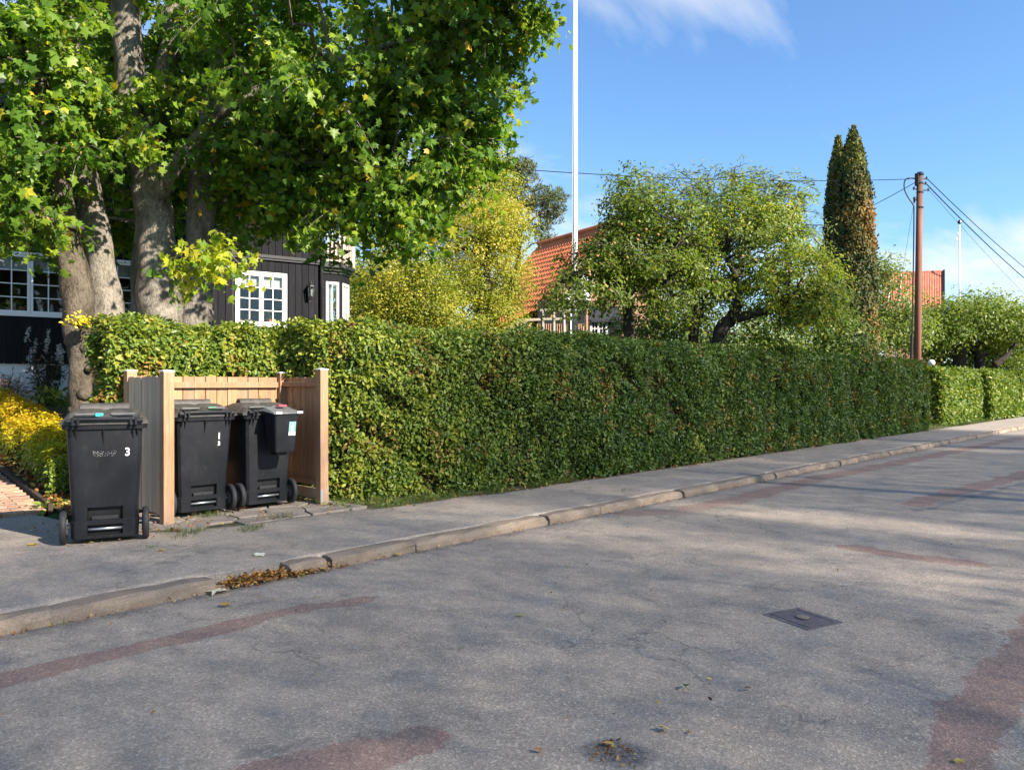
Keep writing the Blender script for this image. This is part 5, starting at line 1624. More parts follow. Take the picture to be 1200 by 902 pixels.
tree('maple_tree', 'dark burred maple trunk nearest the left edge, drooping leaves over the house window', 'tree', [mapleA, mapleA2],
     [(22, 120, 10.9, 1.0, 1.1, 1.30, 105), (42, 228, 10.9, .60, .5, .36, 36), (-20, 212, 10.8, .6, .5, .45, 22), (92, 195, 10.6, .4, .35, .36, 13), (78, 262, 11.0, .28, .25, .18, 7)],
     M['l_maple'], M['bark_shaded'], 0.112, 46, 0.21, MAPLE_LO, 1.8, 105, 40, vfun=maple_v, parts=60, jit=0.95, svar=.42, limb_r=.026, limb_from=0.45, seg=16, clear=MCLEAR, sunny=SUNNY, spray=.50)
# burrs on the near trunk
bur = [o for o in bpy.data.objects if o.name.startswith('trunk')][-1]
for px, py, r_, dx in ((83, 400, .10, 0), (101, 408, .10, .0), (99, 462, .11, -.02), (87, 480, .09, 0), (104, 432, .06, 0)):
    c = np.array(P(px, py, 11.40))
    prof = [(r_ * math.sin(a), -r_ * 0.9 * math.cos(a)) for a in np.linspace(.15, math.pi - .15, 8)]
    mb = MB(); mb.lathe(prof, 10, tuple(to_local(np.array([c]), bur.parent)[0]))
    mb.build('burr', M['bark_shaded'], bur.parent, smooth=True)
yf = np.array(P(98, 377, 11.1))
rg = np.random.default_rng(5); o = T('flower_basket', 'small bunch of yellow flowers against the dark maple trunk', 'flowers', tuple(yf))
p = yf + rg.normal(size=(150, 3)) * np.array([.11, .06, .06])
leaves('blooms', p, rg.normal(size=(150, 3)) + np.array([.3, -1, 1]), np.full(150, .055), OVAL, rg.random(150), M['flower_y'], o, 0, .6, 2, 'stuff')
mb = MB(); mb.tube([tuple(yf + np.array([0, .05, -.10])), tuple(yf + np.array([0, .04, 0]))], [.07, .10], 10); mb.build('basket', M['twig'], o, world=True)

# yellowing trees and bushes between the dark house and the red roof
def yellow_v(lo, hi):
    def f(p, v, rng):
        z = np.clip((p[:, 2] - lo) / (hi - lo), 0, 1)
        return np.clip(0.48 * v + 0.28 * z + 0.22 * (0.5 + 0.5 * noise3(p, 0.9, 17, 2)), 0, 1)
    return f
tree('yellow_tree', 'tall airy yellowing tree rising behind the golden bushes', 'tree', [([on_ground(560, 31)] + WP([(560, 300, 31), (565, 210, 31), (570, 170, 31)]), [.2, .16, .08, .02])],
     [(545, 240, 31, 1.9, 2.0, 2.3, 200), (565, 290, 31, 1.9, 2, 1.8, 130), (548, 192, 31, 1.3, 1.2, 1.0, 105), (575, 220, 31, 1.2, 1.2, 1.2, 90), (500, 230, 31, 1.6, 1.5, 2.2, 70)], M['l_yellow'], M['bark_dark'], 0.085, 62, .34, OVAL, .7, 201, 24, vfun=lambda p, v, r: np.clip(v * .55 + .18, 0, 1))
tree('yellow_tree', 'broad golden tree beside the red roofed house', 'tree', [([on_ground(575, 27)] + WP([(575, 370, 27), (570, 310, 27), (575, 260, 27)]), [.18, .15, .09, .02]), (WP([(576, 385, 27), (600, 330, 27), (612, 280, 27)]), [.1, .07, .02])],
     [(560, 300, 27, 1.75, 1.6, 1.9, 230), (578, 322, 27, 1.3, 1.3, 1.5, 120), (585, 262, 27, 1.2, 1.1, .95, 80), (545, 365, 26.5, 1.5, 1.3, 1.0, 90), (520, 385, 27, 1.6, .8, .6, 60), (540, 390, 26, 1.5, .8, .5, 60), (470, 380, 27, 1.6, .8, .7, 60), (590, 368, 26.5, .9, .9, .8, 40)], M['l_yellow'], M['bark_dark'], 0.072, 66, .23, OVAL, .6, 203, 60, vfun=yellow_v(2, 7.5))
tree('yellow_bush', 'bright yellow green bush just right of the bay window', 'bush', [([on_ground(445, 24)] + WP([(447, 370, 24), (450, 330, 24)]), [.09, .06, .02]), ([on_ground(480, 24)] + WP([(484, 360, 24), (492, 320, 24)]), [.09, .06, .02])],
     [(455, 335, 24, 1.25, 1.2, 1.25, 150), (490, 345, 23.6, 1.1, 1.0, 1.15, 130), (430, 365, 24, .9, .9, .8, 60), (520, 360, 23.8, .9, .9, .9, 70), (470, 378, 23.5, 1.4, .8, .5, 60)], M['l_yellow'], M['bark_dark'], 0.070, 64, .24, OVAL, .5, 205, 24,
     vfun=lambda p, v, r: np.clip(v * .62 + .10 + .16 * (noise3(p, 1.2, 19, 2) > .2), 0, 1))
tree('green_bush', 'greyer green bush behind the bright yellow one near the balcony', 'bush', [([on_ground(435, 27.5)] + WP([(437, 340, 27.5), (440, 290, 27.5)]), [.12, .08, .02])],
     [(440, 300, 27.5, 1.5, 1.3, 1.6, 110), (490, 285, 28, 1.5, 1.3, 1.5, 90), (420, 350, 27, .9, .9, 1.0, 40)], M['l_apple'], M['bark_dark'], 0.080, 56, .30, OVAL, .5, 207, 14)
def pine(name, label, px, Z, top, tufts, seed):
    rng = np.random.default_rng(seed)
    base = on_ground(px[0], Z); root = T(name, label, 'tree', base)
    mb = MB(); pp, rr = smooth_path([base] + WP([(px[1], 300, Z), (px[2], top, Z)]), [.30, .2, .05], 5); mb.tube(pp, rr, 10); mb.build('trunk', M['bark_pine'], root, True, True)
    lb = MB(); Pp, Nn = [], []
    for (tx, ty, w) in tufts:
        c = np.array(P(tx, ty, Z + rng.uniform(-1, 1)))
        e = min(pp, key=lambda q: np.linalg.norm(q - c) + max(0, q[2] - c[2]))
        lb.tube(curve_pts(e, c, 5, .2, rng, .12), list(np.linspace(.07, .02, 6)), 6, False)
        w *= 1.3; k = int(62 * w)
        q = c + nrm(rng.normal(size=(k, 3))) * (rng.random(k) ** .45)[:, None] * np.array([.75, .75, .42]) * w
        idx = np.repeat(np.arange(k), 12)
        Pp.append(q[idx] + rng.normal(size=(len(idx), 3)) * .05); Nn.append(rng.normal(size=(len(idx), 3)))
    lb.build('limbs', M['bark_pine'], root, True, True)['kind'] = 'stuff'
    Pp = np.concatenate(Pp); Nn = np.concatenate(Nn)
    leaves('crown', Pp, Nn, rng.uniform(.12, .25, len(Pp)), LANCE, rng.random(len(Pp)), M['l_pine'], root, -.7, .4, seed, 'stuff')
prng2 = np.random.default_rng(2)
pine('pine_tree', 'blue green pine behind the yellow trees, its two clumps against the sky', (612, 607, 598), 46, 186,
     [(590, 195, 1.5), (605, 200, 1.4), (580, 208, 1.4), (612, 215, 1.3), (596, 225, 1.5), (610, 240, 1.2), (585, 240, 1.3), (640, 228, 1.1), (650, 232, 1.0), (632, 240, 1.1), (646, 252, 1.0), (634, 266, .9), (650, 245, .8), (600, 260, 1.2), (640, 280, .8), (570, 225, 1.2), (615, 195, .9)], 211)

# apple trees behind the long hedge
def apple_v(p, v, rng):
    q = (p[:, 0] * FY - p[:, 1] * FX)           # to the right it turns yellower
    t = np.clip((q - 3.5) / 4.0, 0, 1)
    r = rng.random(len(p))
    v = 0.74 * v + 0.06 + 0.22 * t
    return np.where(r < .025, .95, np.minimum(v, .93))
a1 = ([on_ground(742, 16.5)] + WP([(738, 395, 16.5), (735, 350, 16.5), (728, 325, 16.5)]), [.17, .135, .11, .09])
a1b = (WP([(735, 345, 16.5), (760, 318, 16.3), (785, 300, 16.3), (800, 270, 16.2)]), [.10, .085, .07, .03])
a1c = (WP([(730, 328, 16.5), (705, 312, 16.3), (680, 318, 16.0), (655, 330, 15.8)]), [.09, .07, .05, .02])
a1d = (WP([(760, 318, 16.3), (778, 330, 15.9), (805, 328, 15.7)]), [.06, .05, .02])
ap1 = tree('apple_tree', 'gnarled apple tree with one dark trunk just right of the flagpole', 'tree', [a1, a1b, a1c, a1d],
     [(745, 298, 16.7, 1.35, 1.3, .80, 115), (700, 332, 16.0, .78, 1.0, .44, 56), (775, 258, 16.8, 1.15, 1.2, .72, 78), (740, 240, 17, .55, .8, .55, 26), (665, 342, 15.8, .5, .6, .24, 20), (790, 330, 16, .95, .9, .68, 52),
      (738, 215, 17, .35, .4, .42, 12), (738, 262, 16.7, .55, .8, .5, 28), (715, 300, 16.4, .5, .6, .4, 22)], M['l_apple'], M['bark_dark'], 0.076, 54, .20, OVAL, .7, 301, 90, spray=.36, group='apple trees in the garden', vfun=apple_v)
a2 = ([on_ground(838, 17.5)] + WP([(842, 400, 17.5), (858, 372, 17.5), (868, 350, 17.4)]), [.22, .17, .14, .10])
a2b = (WP([(858, 374, 17.4), (890, 366, 17.2), (930, 360, 17.0), (955, 372, 16.8)]), [.12, .10, .07, .03])
a2c = (WP([(866, 354, 17.4), (862, 325, 17.4), (850, 300, 17.5)]), [.10, .075, .03])
a2d = ([on_ground(815, 17.8)] + WP([(815, 395, 17.8), (822, 370, 17.8), (826, 345, 17.9)]), [.08, .07, .05, .02])
ap2 = tree('apple_tree', 'spreading apple tree with a leaning forked trunk and yellow leaves on its right', 'tree', [a2, a2b, a2c, a2d],
     [(860, 290, 17.8, 1.7, 1.5, 1.0, 175), (930, 330, 17.2, 1.15, 1.1, .72, 112), (820, 320, 17.4, 1.0, 1.0, .80, 72), (950, 355, 16.9, .68, .7, .50, 52), (880, 250, 17.8, 1.15, 1.1, .66, 72), (900, 395, 17.0, .5, .5, .2, 6), (966, 335, 17, .38, .5, .42, 22)],
     M['l_apple'], M['bark_dark'], 0.076, 56, .20, OVAL, .7, 303, 100, spray=.38, group='apple trees in the garden', vfun=apple_v)
tree('plum_tree', 'taller narrow leaved tree with upright shoots behind the apple trees', 'tree', [([on_ground(815, 20)] + WP([(812, 360, 20), (815, 290, 20), (830, 230, 20)]), [.16, .13, .09, .03]), (WP([(813, 320, 20), (870, 260, 20), (920, 215, 20)]), [.08, .05, .015]), (WP([(813, 320, 20), (770, 260, 20), (745, 205, 20)]), [.08, .05, .015]), (WP([(815, 300, 20), (850, 240, 20), (862, 195, 20)]), [.06, .04, .01])],
     [(800, 265, 20, 2.0, 1.5, 1.05, 150), (870, 250, 20, 1.5, 1.4, .95, 96), (745, 225, 20, .55, .5, .62, 24), (865, 212, 20, .35, .4, .60, 16), (920, 225, 20, .75, .6, .42, 26), (930, 262, 20, .9, .8, .7, 38), (788, 212, 20, .30, .3, .42, 10), (825, 210, 20, .35, .3, .35, 11), (905, 205, 20, .4, .3, .28, 10), (945, 290, 20, .6, .6, .6, 26)],
     M['l_pale'], M['bark_dark'], 0.115, 30, .24, LANCE, .9, 305, 130, svar=.25, limb_r=.022, spray=.5)
def apples(root, pts, seed):
    rng = np.random.default_rng(seed); me = MB().lathe([(.008, -.034), (.030, -.022), (.038, 0), (.033, .022), (.012, .032)], 10).mesh('apple', M['apple'], None, True)
    for px, py, Z in pts:
        o = link('apple', me, None, root); o.location = Vector(to_local(np.array([P(px, py, Z)]), root)[0]); o.scale = [0.80] * 3; o.rotation_euler = tuple(rng.uniform(-.4, .4, 3))
apples(ap1, [(757, 269, 15.2), (748, 276, 15.2), (771, 275, 15.4), (690, 318, 14.9), (747, 281, 15.1), (720, 285, 15.2), (700, 300, 15.1), (715, 340, 15.0), (735, 302, 15.1), (664, 341, 15.1), (728, 263, 15.5), (691, 322, 14.9)], 1)
apples(ap2, [(905, 318, 16.0), (938, 332, 16.0), (955, 318, 16.2), (885, 305, 16.1), (870, 300, 16.1), (926, 318, 16.0), (840, 330, 16.2), (962, 352, 16.1)], 2)
# low dark undergrowth behind the hedge below the apple trees
tree('dark_shrub', 'dark green undergrowth shrub below the apple trees', 'shrub', [([on_ground(790, 21)] + WP([(790, 400, 21), (795, 380, 21)]), [.06, .05, .02])],
     [(790, 385, 22, 1.7, .9, .8, 95), (850, 388, 22.5, 1.6, .9, .85, 90), (930, 390, 23, 1.9, .9, 1.0, 110), (765, 388, 20, .9, .8, .5, 50), (985, 400, 23, 1.0, .8, .8, 46)], M['l_hedge'], M['bark_dark'], .10, 34, .28, OVAL, .4, 307, 8)

# columnar thujas
def thuja(name, label, px, Z, top, rad, seed):
    rng = np.random.default_rng(seed)
    base = on_ground(px, Z); H = P(px, top, Z)[2] - base[2]
    root = T(name, label, 'conifer', base, 0, 'columnar thujas')
    prof = lambda t: rad * np.interp(t, [0, .05, .25, .5, .7, .85, .94, 1.0], [.84, .97, 1.0, .93, .78, .56, .32, .03])
    mb = MB(); mb.tube([(base[0], base[1], base[2] + H * t) for t in np.linspace(0, .97, 12)], [max(.02, float(prof(t)) * .66) for t in np.linspace(0, .97, 12)], 14)
    mb.build('stems', M['hedge_core'], root, True, True)
    k = 26000; t = rng.random(k) ** 0.85; a = rng.random(k) * 2 * math.pi
    lump = 1 + .09 * noise3(np.stack([np.cos(a) * 3, np.sin(a) * 3, t * H * 2.2], 1), 2.2, seed + 5, 2) + .13 * noise3(np.stack([np.cos(a) * 1.2, np.sin(a) * 1.2, t * H * .8], 1), 1.6, seed, 3)
    r = prof(t) * lump * (1 - np.abs(rng.normal(size=k)) * .13)
    p = np.stack([base[0] + r * np.cos(a), base[1] + r * np.sin(a), base[2] + t * H + rng.normal(size=k) * .05], 1)
    nn = np.stack([np.cos(a), np.sin(a), .35 + 0 * a], 1)
    brown = .5 + .5 * noise3(p, .9, seed + 1, 3)
    v = .40 * rng.random(k) + .50 * brown
    v += .05 * np.clip((p[:, 0] * FY - p[:, 1] * FX - (base[0] * FY - base[1] * FX)) / rad, -.6, 1)
    v = np.where(t > .86, np.where(rng.random(k) < .6, .40, .98), v)
    leaves('foliage', p, nn, rng.uniform(.07, .15, k), OVAL, np.clip(v, 0, 1), M['l_cyp'], root, -2.2, .55, seed + 2, 'stuff')
thuja('thuja_tree', 'tall dark columnar conifer with browning right side beside the apple trees', 1000, 26, 152, .83, 401)
thuja('thuja_tree', 'slightly shorter columnar conifer pressed against the left of the taller one', 982, 26.7, 163, .60, 403)

# trees around the utility pole and beyond
tree('birch_sapling', 'light green young tree between the conifers and the utility pole', 'tree', [([on_ground(1035, 33)] + WP([(1038, 380, 33), (1044, 330, 33)]), [.06, .045, .02]), ([on_ground(1045, 33)] + WP([(1052, 380, 33), (1056, 320, 33)]), [.045, .035, .015])],
     [(1040, 350, 33, 1.35, 1.2, 1.45, 130), (1030, 318, 33, .8, .8, .7, 40), (1060, 385, 32.5, 1.2, 1.0, 1.0, 80), (1020, 395, 32, 1.0, .8, .7, 40)], M['l_pale'], M['pole_white'], .12, 36, .30, OVAL, .6, 405, 16)
b1_ = ([on_ground(1120, 36)] + WP([(1124, 428, 36), (1127, 405, 36), (1118, 380, 36)]), [.36, .30, .24, .12])
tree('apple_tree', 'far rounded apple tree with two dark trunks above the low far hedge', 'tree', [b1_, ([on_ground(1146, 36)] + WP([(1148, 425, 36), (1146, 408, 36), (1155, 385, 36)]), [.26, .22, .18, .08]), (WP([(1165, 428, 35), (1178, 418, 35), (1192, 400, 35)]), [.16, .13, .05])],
     [(1130, 375, 36, 2.0, 1.9, 1.15, 190), (1175, 378, 36, 1.8, 1.8, 1.0, 140), (1100, 395, 35.5, 1.0, 1.0, .9, 60), (1215, 385, 36, 1.8, 1.7, 1.2, 110), (1150, 395, 37.5, 2.8, .8, .9, 110), (1130, 420, 39, 2.4, .8, .9, 90), (1190, 420, 39, 2.4, .8, .9, 90)], M['l_apple'], M['bark_dark'], .14, 38, .34, OVAL, .5, 407, 30, group='apple trees in the garden',
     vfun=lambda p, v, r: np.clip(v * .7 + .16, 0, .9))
tree('garden_tree', 'pale yellow green bush right behind the utility pole', 'bush', [([on_ground(1090, 38)] + WP([(1090, 400, 38), (1088, 370, 38)]), [.12, .1, .03])],
     [(1085, 388, 38, 1.6, 1.3, 1.2, 110), (1070, 400, 38, 1.2, 1.0, .8, 50)], M['l_yellow'], M['bark_dark'], .13, 34, .32, OVAL, .5, 409, 10, vfun=lambda p, v, r: v * .45)
# belt of further trees that closes the view low over the gardens
for i, (px, Z, ry, h) in enumerate(((700, 62, 3.2, 395), (800, 66, 3.4, 388), (880, 60, 3.0, 392), (960, 64, 3.2, 385), (1180, 90, 4, 420), (480, 52, 3.0, 330), (400, 48, 3, 320), (620, 56, 2.4, 368))):
    lab = ['low', 'broad', 'rounded', 'dark', 'distant', 'tall', 'bushy', 'small'][i]
    where = ['above the garden shed', 'behind the left apple tree', 'behind the forked apple tree', 'behind the tall conifers', 'past the farthest hedge', 'behind the yellow bush', 'behind the bay window', 'left of the red roof'][i]
    tree('background_tree', '%s green tree far back %s' % (lab, where), 'tree', [([on_ground(px, Z)] + WP([(px, h + 10, Z), (px + 3, h, Z)]), [.3, .2, .05])],
         [(px, h + 14, Z, ry * 1.3, ry, ry * .62, 90), (px + 18, h + 22, Z, ry, ry, ry * .5, 50)], M['l_apple'], M['bark_dark'], .26, 26, .62, OVAL, .4, 420 + i, 6, group='background trees')

# unseen trees across the street, crowns shaped to filter sun onto road and hedge
SY = -22.0
def shade_tree(label, x, x0, x1, z0, z1, seed, dens=480, leaf=.10, gaps=()):
    """unseen tree: crown shaped for even shade, ragged at the top, gaps for sun streaks"""
    rng = np.random.default_rng(seed)
    root = T('unseen_shade_tree', label, 'tree', (x, SY, -.1), 0, 'unseen shade trees across the street')
    mb = MB(); mb.tube([(x, SY, -.15), (x, SY, 3), (x + .1, SY, z0), (x + .2, SY, z1 - 2)], [.42, .34, .26, .05], 10); mb.build('trunk', M['bark_dark'], root, True, True)
    # leaves spread evenly as seen from the sun (one per small cell), at random depth in the crown
    st = 1 / math.sqrt(dens)
    U, Wz = np.meshgrid(np.arange(x0 - .8, x1 + .8, st), np.arange(z0 - 1, z1 + 1.2, st), indexing='ij')
    U, Wz = U.ravel() + rng.uniform(0, st, U.size), Wz.ravel() + rng.uniform(0, st, U.size); n = len(U)
    dy = rng.normal(size=n) * 1.2
    p = np.stack([U - dy * sun_dir.x / -sun_dir.y, SY + dy, Wz - dy * sun_dir.z / -sun_dir.y], 1)
    top = z1 + .45 * noise3(p * np.array([1, .4, 0]), .7, 71, 3); bot = z0 + .5 * noise3(p * np.array([1, .4, 0]), .6, 72, 3)
    keep = (p[:, 2] < top + rng.normal(size=n) * .22) & (p[:, 2] > bot)
    edge = np.clip(np.minimum(p[:, 0] - x0 + .8, x1 + .8 - p[:, 0]) / 1.6, 0, 1); keep &= rng.random(n) < edge
    for (gx_, gz_, rx, rz, f) in gaps:
        keep &= ~((((p[:, 0] - gx_) / rx) ** 2 + ((p[:, 2] - gz_) / rz) ** 2 < 1) & (rng.random(n) < f))
    p = p[keep]
    lb = MB()
    for c in p[::6000]: lb.tube(curve_pts((x + .1, SY, min(c[2] * .75, z1 - 3)), c, 4, .3, rng, .2), [.07, .05, .04, .025, .01], 5, False)
    lb.build('limbs', M['bark_dark'], root, True, True)['kind'] = 'stuff'
    leaves('crown', p, rng.normal(size=p.shape) * .35 + np.array(sun_dir) * 1.3, leaf * rng.uniform(.85, 1.15, len(p)), DIAM, rng.random(len(p)) * .8, M['l_apple'], root, .5, .1, seed, 'stuff')
shade_tree('leftmost unseen shade tree across the road toward the drive', -9, -14, -3, 12.6, 19.9, 501)
shade_tree('unseen shade tree across the road opposite the bins', 3, -3, 9.6, 12.6, 19.8, 503)
shade_tree('taller unseen shade tree across the road opposite the long hedge', 15, 10.3, 20, 12.6, 21.7, 505, 500, gaps=((12.2, 16.6, .55, 1.5, .85), (13.3, 15.6, .45, .5, .7), (17.5, 18.6, .5, .6, .7)))
shade_tree('broad unseen shade tree across the road farther along the hedge', 25, 20, 31, 12.6, 21.9, 507, 500, gaps=((24, 17.5, .6, .9, .7),))

# ================================================================== POLES AND WIRES
pb = P(1074, 451, 27); ptop = np.array(P(1078, 205, 27))
up = T('utility_pole', 'tall reddish brown wooden utility pole behind the end of the long hedge', 'utility pole', (pb[0], pb[1], 0))
mb = MB(); mb.tube([(pb[0], pb[1], -.2), (pb[0] * .5 + ptop[0] * .5, pb[1] * .5 + ptop[1] * .5, ptop[2] / 2), tuple(ptop)], [.128, .115, .102], 16)
mb.build('pole', M['pole'], up, True, True)
mb = MB(); mb.lathe([(.125, -.02), (.13, .03), (.09, .09)], 14, tuple(ptop)); mb.build('pole_cap', M['black_metal'], up, True)
A = lambda px, py, Z=27: np.array(P(px, py, Z))
for z, r_ in ((.30, .117), (.62, .118), (1.15, .120)):
    mb = MB(); q = ptop - np.array([0, 0, z]); mb.lathe([(r_ * .93, -.03), (r_, -.02), (r_, .02), (r_ * .93, .03)], 14, tuple(q)); mb.build('clamp_band', M['black_metal'], up, True)
mb = MB(); mb.box(-.10, -.10, -.25, .02, .02, .18); o = mb.build('top_bracket', M['black_metal'], up, bevel=.01); o.location = Vector(to_local(np.array([A(1073.5, 210)]), up)[0])
for (x0, y0, x1, y1) in ((1077, 210, 1086, 209.5), (1077, 216, 1085, 215.5), (1077, 223, 1088, 223), (1077, 222, 1071, 221.5)):
    mb = MB(); mb.bar(A(x0, y0), A(x1, y1), .035); mb.tube([tuple(A(x1, y1 + 1)), tuple(A(x1, y1 - 2.2))], .035, 8); mb.build('hook_bracket', M['black_metal'], up, True)
cab = [A(1073, 209.5), A(1064, 209), A(1060, 213), A(1060, 222), A(1064, 231), A(1070, 240), A(1071, 248), A(1070.5, 300), A(1069.5, 360), A(1068, 425)]
pp, rr = smooth_path(cab, [.022] * len(cab), 5); mb = MB(); mb.tube(pp, rr, 6); mb.build('down_cable', M['black_metal'], up, True, True)
mb = MB(); mb.tube([tuple(A(1068.4, 392)), tuple(A(1067.9, 422))], .05, 8); mb.build('cable_guard', M['black_metal'], up, True)
mb = MB(); mb.tube([tuple(A(1071, 238)), tuple(A(1072, 234)), tuple(A(1071.6, 231))], [.02, .05, .05], 8); mb.build('cable_clamp', M['black_metal'], up, True)
def wire(label, a, b, sag, r=.011):
    pts = curve_pts(a, b, 24, -sag); mb = MB(); mb.tube(pts, r, 5, False)
    mid = pts[12]; o = T('overhead_wire', label, 'wire', tuple(mid), 0, 'overhead wires'); mb.build('strand', M['wire'], o, True)
    return o
wire('overhead wire running left from the pole across the sky past the flagpole', A(1066, 210), P(380, 178, 19.4), .30, .012)
wire('short overhead wire sloping down left from the pole behind the conifers', A(1074, 213), P(960, 268, 40), .12, .013)
wire('uppermost overhead wire falling right from the pole', A(1087, 210), P(1245, 346, 46), .25, .015)
wire('middle overhead wire falling right from the pole, thicker than its neighbours', A(1086, 216), P(1245, 361, 46), .25, .019)
wire('faint lowest overhead wire falling right from the pole', A(1089, 223), P(1250, 392, 48), .2, .006)
wire('thin stay wire slanting down left beside the pole', A(1071, 238), A(1045, 392, 28), .0, .005)

fp = P(673, 451, 20); fpt = np.array(P(674.5, -40, 20))
fl = T('flagpole', 'tall white flagpole standing behind the hedge in front of the red roof', 'flagpole', on_ground(673, 20, 0))
mb = MB(); mb.tube([(fp[0], fp[1], gzp(fp) - .1), (fp[0] * .5 + fpt[0] * .5, fp[1] * .5 + fpt[1] * .5, 5.9), tuple(fpt)], [.080, .072, .052], 18); mb.build('pole', M['pole_white'], fl, True, True)
mb = MB(); mb.lathe([(.02, 0), (.09, .05), (.09, .11), (.02, .16)], 12, tuple(fpt)); mb.build('finial', M['pole_white'], fl, True, True)
mb = MB(); mb.tube([P(670.6, 395, 19.9), P(671, 200, 19.9), P(672.4, -38, 19.9)], .005, 5, False); mb.build('halyard', M['white'], fl, True)
mb = MB(); mb.box(-.03, -.12, 1.3, .03, -.07, 1.42); mb.build('cleat', M['zinc'], fl)
f2 = P(1125, 451, 62); t2 = np.array(P(1124.5, 263, 62))
o = T('flagpole', 'thin distant white flagpole with a hanging pennant above the far apple tree', 'flagpole', (f2[0], f2[1], 0))
mb = MB(); mb.tube([(f2[0], f2[1], 0), tuple(t2)], [.10, .055], 10); mb.build('pole', M['pole_white'], o, True, True)
mb = MB(); mb.lathe([(.05, 0), (.16, .12), (.12, .30), (.03, .36)], 10, tuple(t2)); mb.build('finial', M['black_metal'], o, True)
vs = []; fs = []
for i in range(9):
    t = i / 8
    a = np.array(P(1124 - 5.5 * t, 271 + 17 * t, 62)); w = .16 * (1 - t) + .05
    vs += [tuple(a + np.array([.03 * math.sin(i * 2), 0, w])), tuple(a - np.array([.03 * math.sin(i * 2), 0, w]))]
for i in range(8): fs.append((2 * i, 2 * i + 1, 2 * i + 3, 2 * i + 2))
mb = MB(); mb.add(vs, fs); q = mb.build('pennant', M['zinc'], o, True); s_ = q.modifiers.new('solid', 'SOLIDIFY'); s_.thickness = .02
am = T('tv_antenna', 'small rooftop aerial on a thin mast right of the tall conifers', 'antenna', (*P(1026, 451, 55)[:2], 0))
mb = MB(); mb.tube([(*P(1026, 451, 55)[:2], 0), P(1026, 285, 55)], .035, 6); mb.bar(P(1021.5, 285.5, 55), P(1030, 284.5, 55), .04)
for k in range(5): mb.bar(P(1022 + k * 1.9, 283.5, 55), P(1022 + k * 1.9, 287.5, 55), .03)
mb.build('aerial', M['zinc'], am, True)
gl = P(1091.5, 425, 31); o = T('garden_lamp', 'white globe lamp on a short dark post behind the low far hedge', 'lamp', (gl[0], gl[1], .3))
mb = MB(); prof = [(.13 * math.sin(a) + .005, -.13 * math.cos(a)) for a in np.linspace(0.1, math.pi - .05, 12)]; mb.lathe(prof, 18, gl); mb.build('globe', M['globe'], o, True, True)
mb = MB(); mb.tube([(gl[0], gl[1], .2), (gl[0], gl[1], gl[2] - .13)], .04, 10); mb.build('post', M['black_metal'], o, True)
mb = MB(); mb.lathe([(.08, -.15), (.10, -.11), (.08, -.10)], 12, gl); mb.build('collar', M['black_metal'], o, True)

# ================================================================== SMALL THINGS
mc = [gr(898, 721), gr(935, 711.5), gr(980, 729), gr(952, 740)]
cx0 = np.mean(np.array(mc), 0)
dv = np.array(gr(952, 740)) - np.array(gr(898, 721)); ang = math.atan2(dv[1], dv[0])
mh = T('manhole_cover', 'small rectangular cast iron cover let into the road', 'manhole cover', (cx0[0], cx0[1], RZ - .006), ang)
w1 = np.linalg.norm(dv[:2]) / 2; dh = np.array(gr(935, 711.5)) - np.array(gr(898, 721)); w2 = np.linalg.norm(dh[:2]) / 2
mb = MB(); mb.box(-w1, -w2, -.03, w1, w2, .012); mb.build('frame', M['iron'], mh, bevel=.003)
mb = MB()
for s_ in (-1, 1):
    mb.box(-w1 * .80, s_ * w2 * .72 - .005, .0125, w1 * .80, s_ * w2 * .72 + .005, .0155)
    mb.box(s_ * w1 * .80 - .005, -w2 * .70, .0125, s_ * w1 * .80 + .005, w2 * .70, .0155)
    mb.box(s_ * w1 * .45 - .004, -w2 * .45, .0125, s_ * w1 * .45 + .004, w2 * .45, .015)
mb.build('rib', M['iron'], mh)
mb = MB(); mb.lathe([(w2 * .24, .0175), (w2 * .24, .022), (w2 * .10, .0225)], 14); mb.build('lifting_eye', M['kerb'], mh)

def fallen(label, px, py, lvl, size, mat, tm=MAPLE, rz=0.0, v=.5, tilt=.25):
    p = G(px, py, lvl)
    tv, tf = tm
    cur = tv.copy(); cur[:, 2] += .18 * cur[:, 0] ** 2 * 2 + .10 * (cur[:, 1] - .4) ** 2
    me = np_mesh('fallen_leaf', cur * size, tf, {'v': np.full(len(tv), v)}, mat)
    o = link('fallen_leaf', me); o.location = (p[0], p[1], lvl + .012); o.rotation_euler = (tilt, tilt * .4, rz)
    tag(o, label, 'leaf', 'fallen leaves on the street'); return o
fallen('large pale cream maple leaf at the end of the left kerb', 257, 691, RZ, .17, M['l_cream'], MAPLE, 2.4, .5, .12)
fallen('cream leaf lying on the pavement above the kerb gap', 312, 651, 0.0, .15, M['l_cream'], MAPLE, .6, .9, .10)
fallen('curled yellow leaf beside the dark stain at the bottom of the road', 784, 856, RZ, .055, M['l_gleaf'], MAPLE, 1.0, .8, .45)
fallen('tan leaf lying on the dark stain at the bottom of the road', 721, 875, RZ, .055, M['l_dead'], OVAL, .7, .85, .1)
fallen('small green leaf on the open road below the drain cover', 805, 804, RZ, .07, M['l_grass'], OVAL, 2.0, .3, .2)
fallen('small dark red leaf on the road right of the green one', 882, 809, RZ, .05, M['l_dead'], OVAL, 1.1, .1, .2)
fallen('yellowish leaf on the red repair strip near the left kerb gap', 268, 710, RZ, .09, M['l_dead'], MAPLE, .2, .85, .1)
fallen('little yellow leaf in the middle of the road', 612, 721, RZ, .055, M['l_gleaf'], MAPLE, 1.7, .3, .1)
fallen('faint orange leaf at the road bottom right of the stain', 637, 883, RZ, .045, M['l_dead'], OVAL, .4, .6, .1)
fallen('brown leaf on the red asphalt at the lower right corner', 1120, 892, RZ, .045, M['l_gleaf'], MAPLE, 2.7, .5, .2)
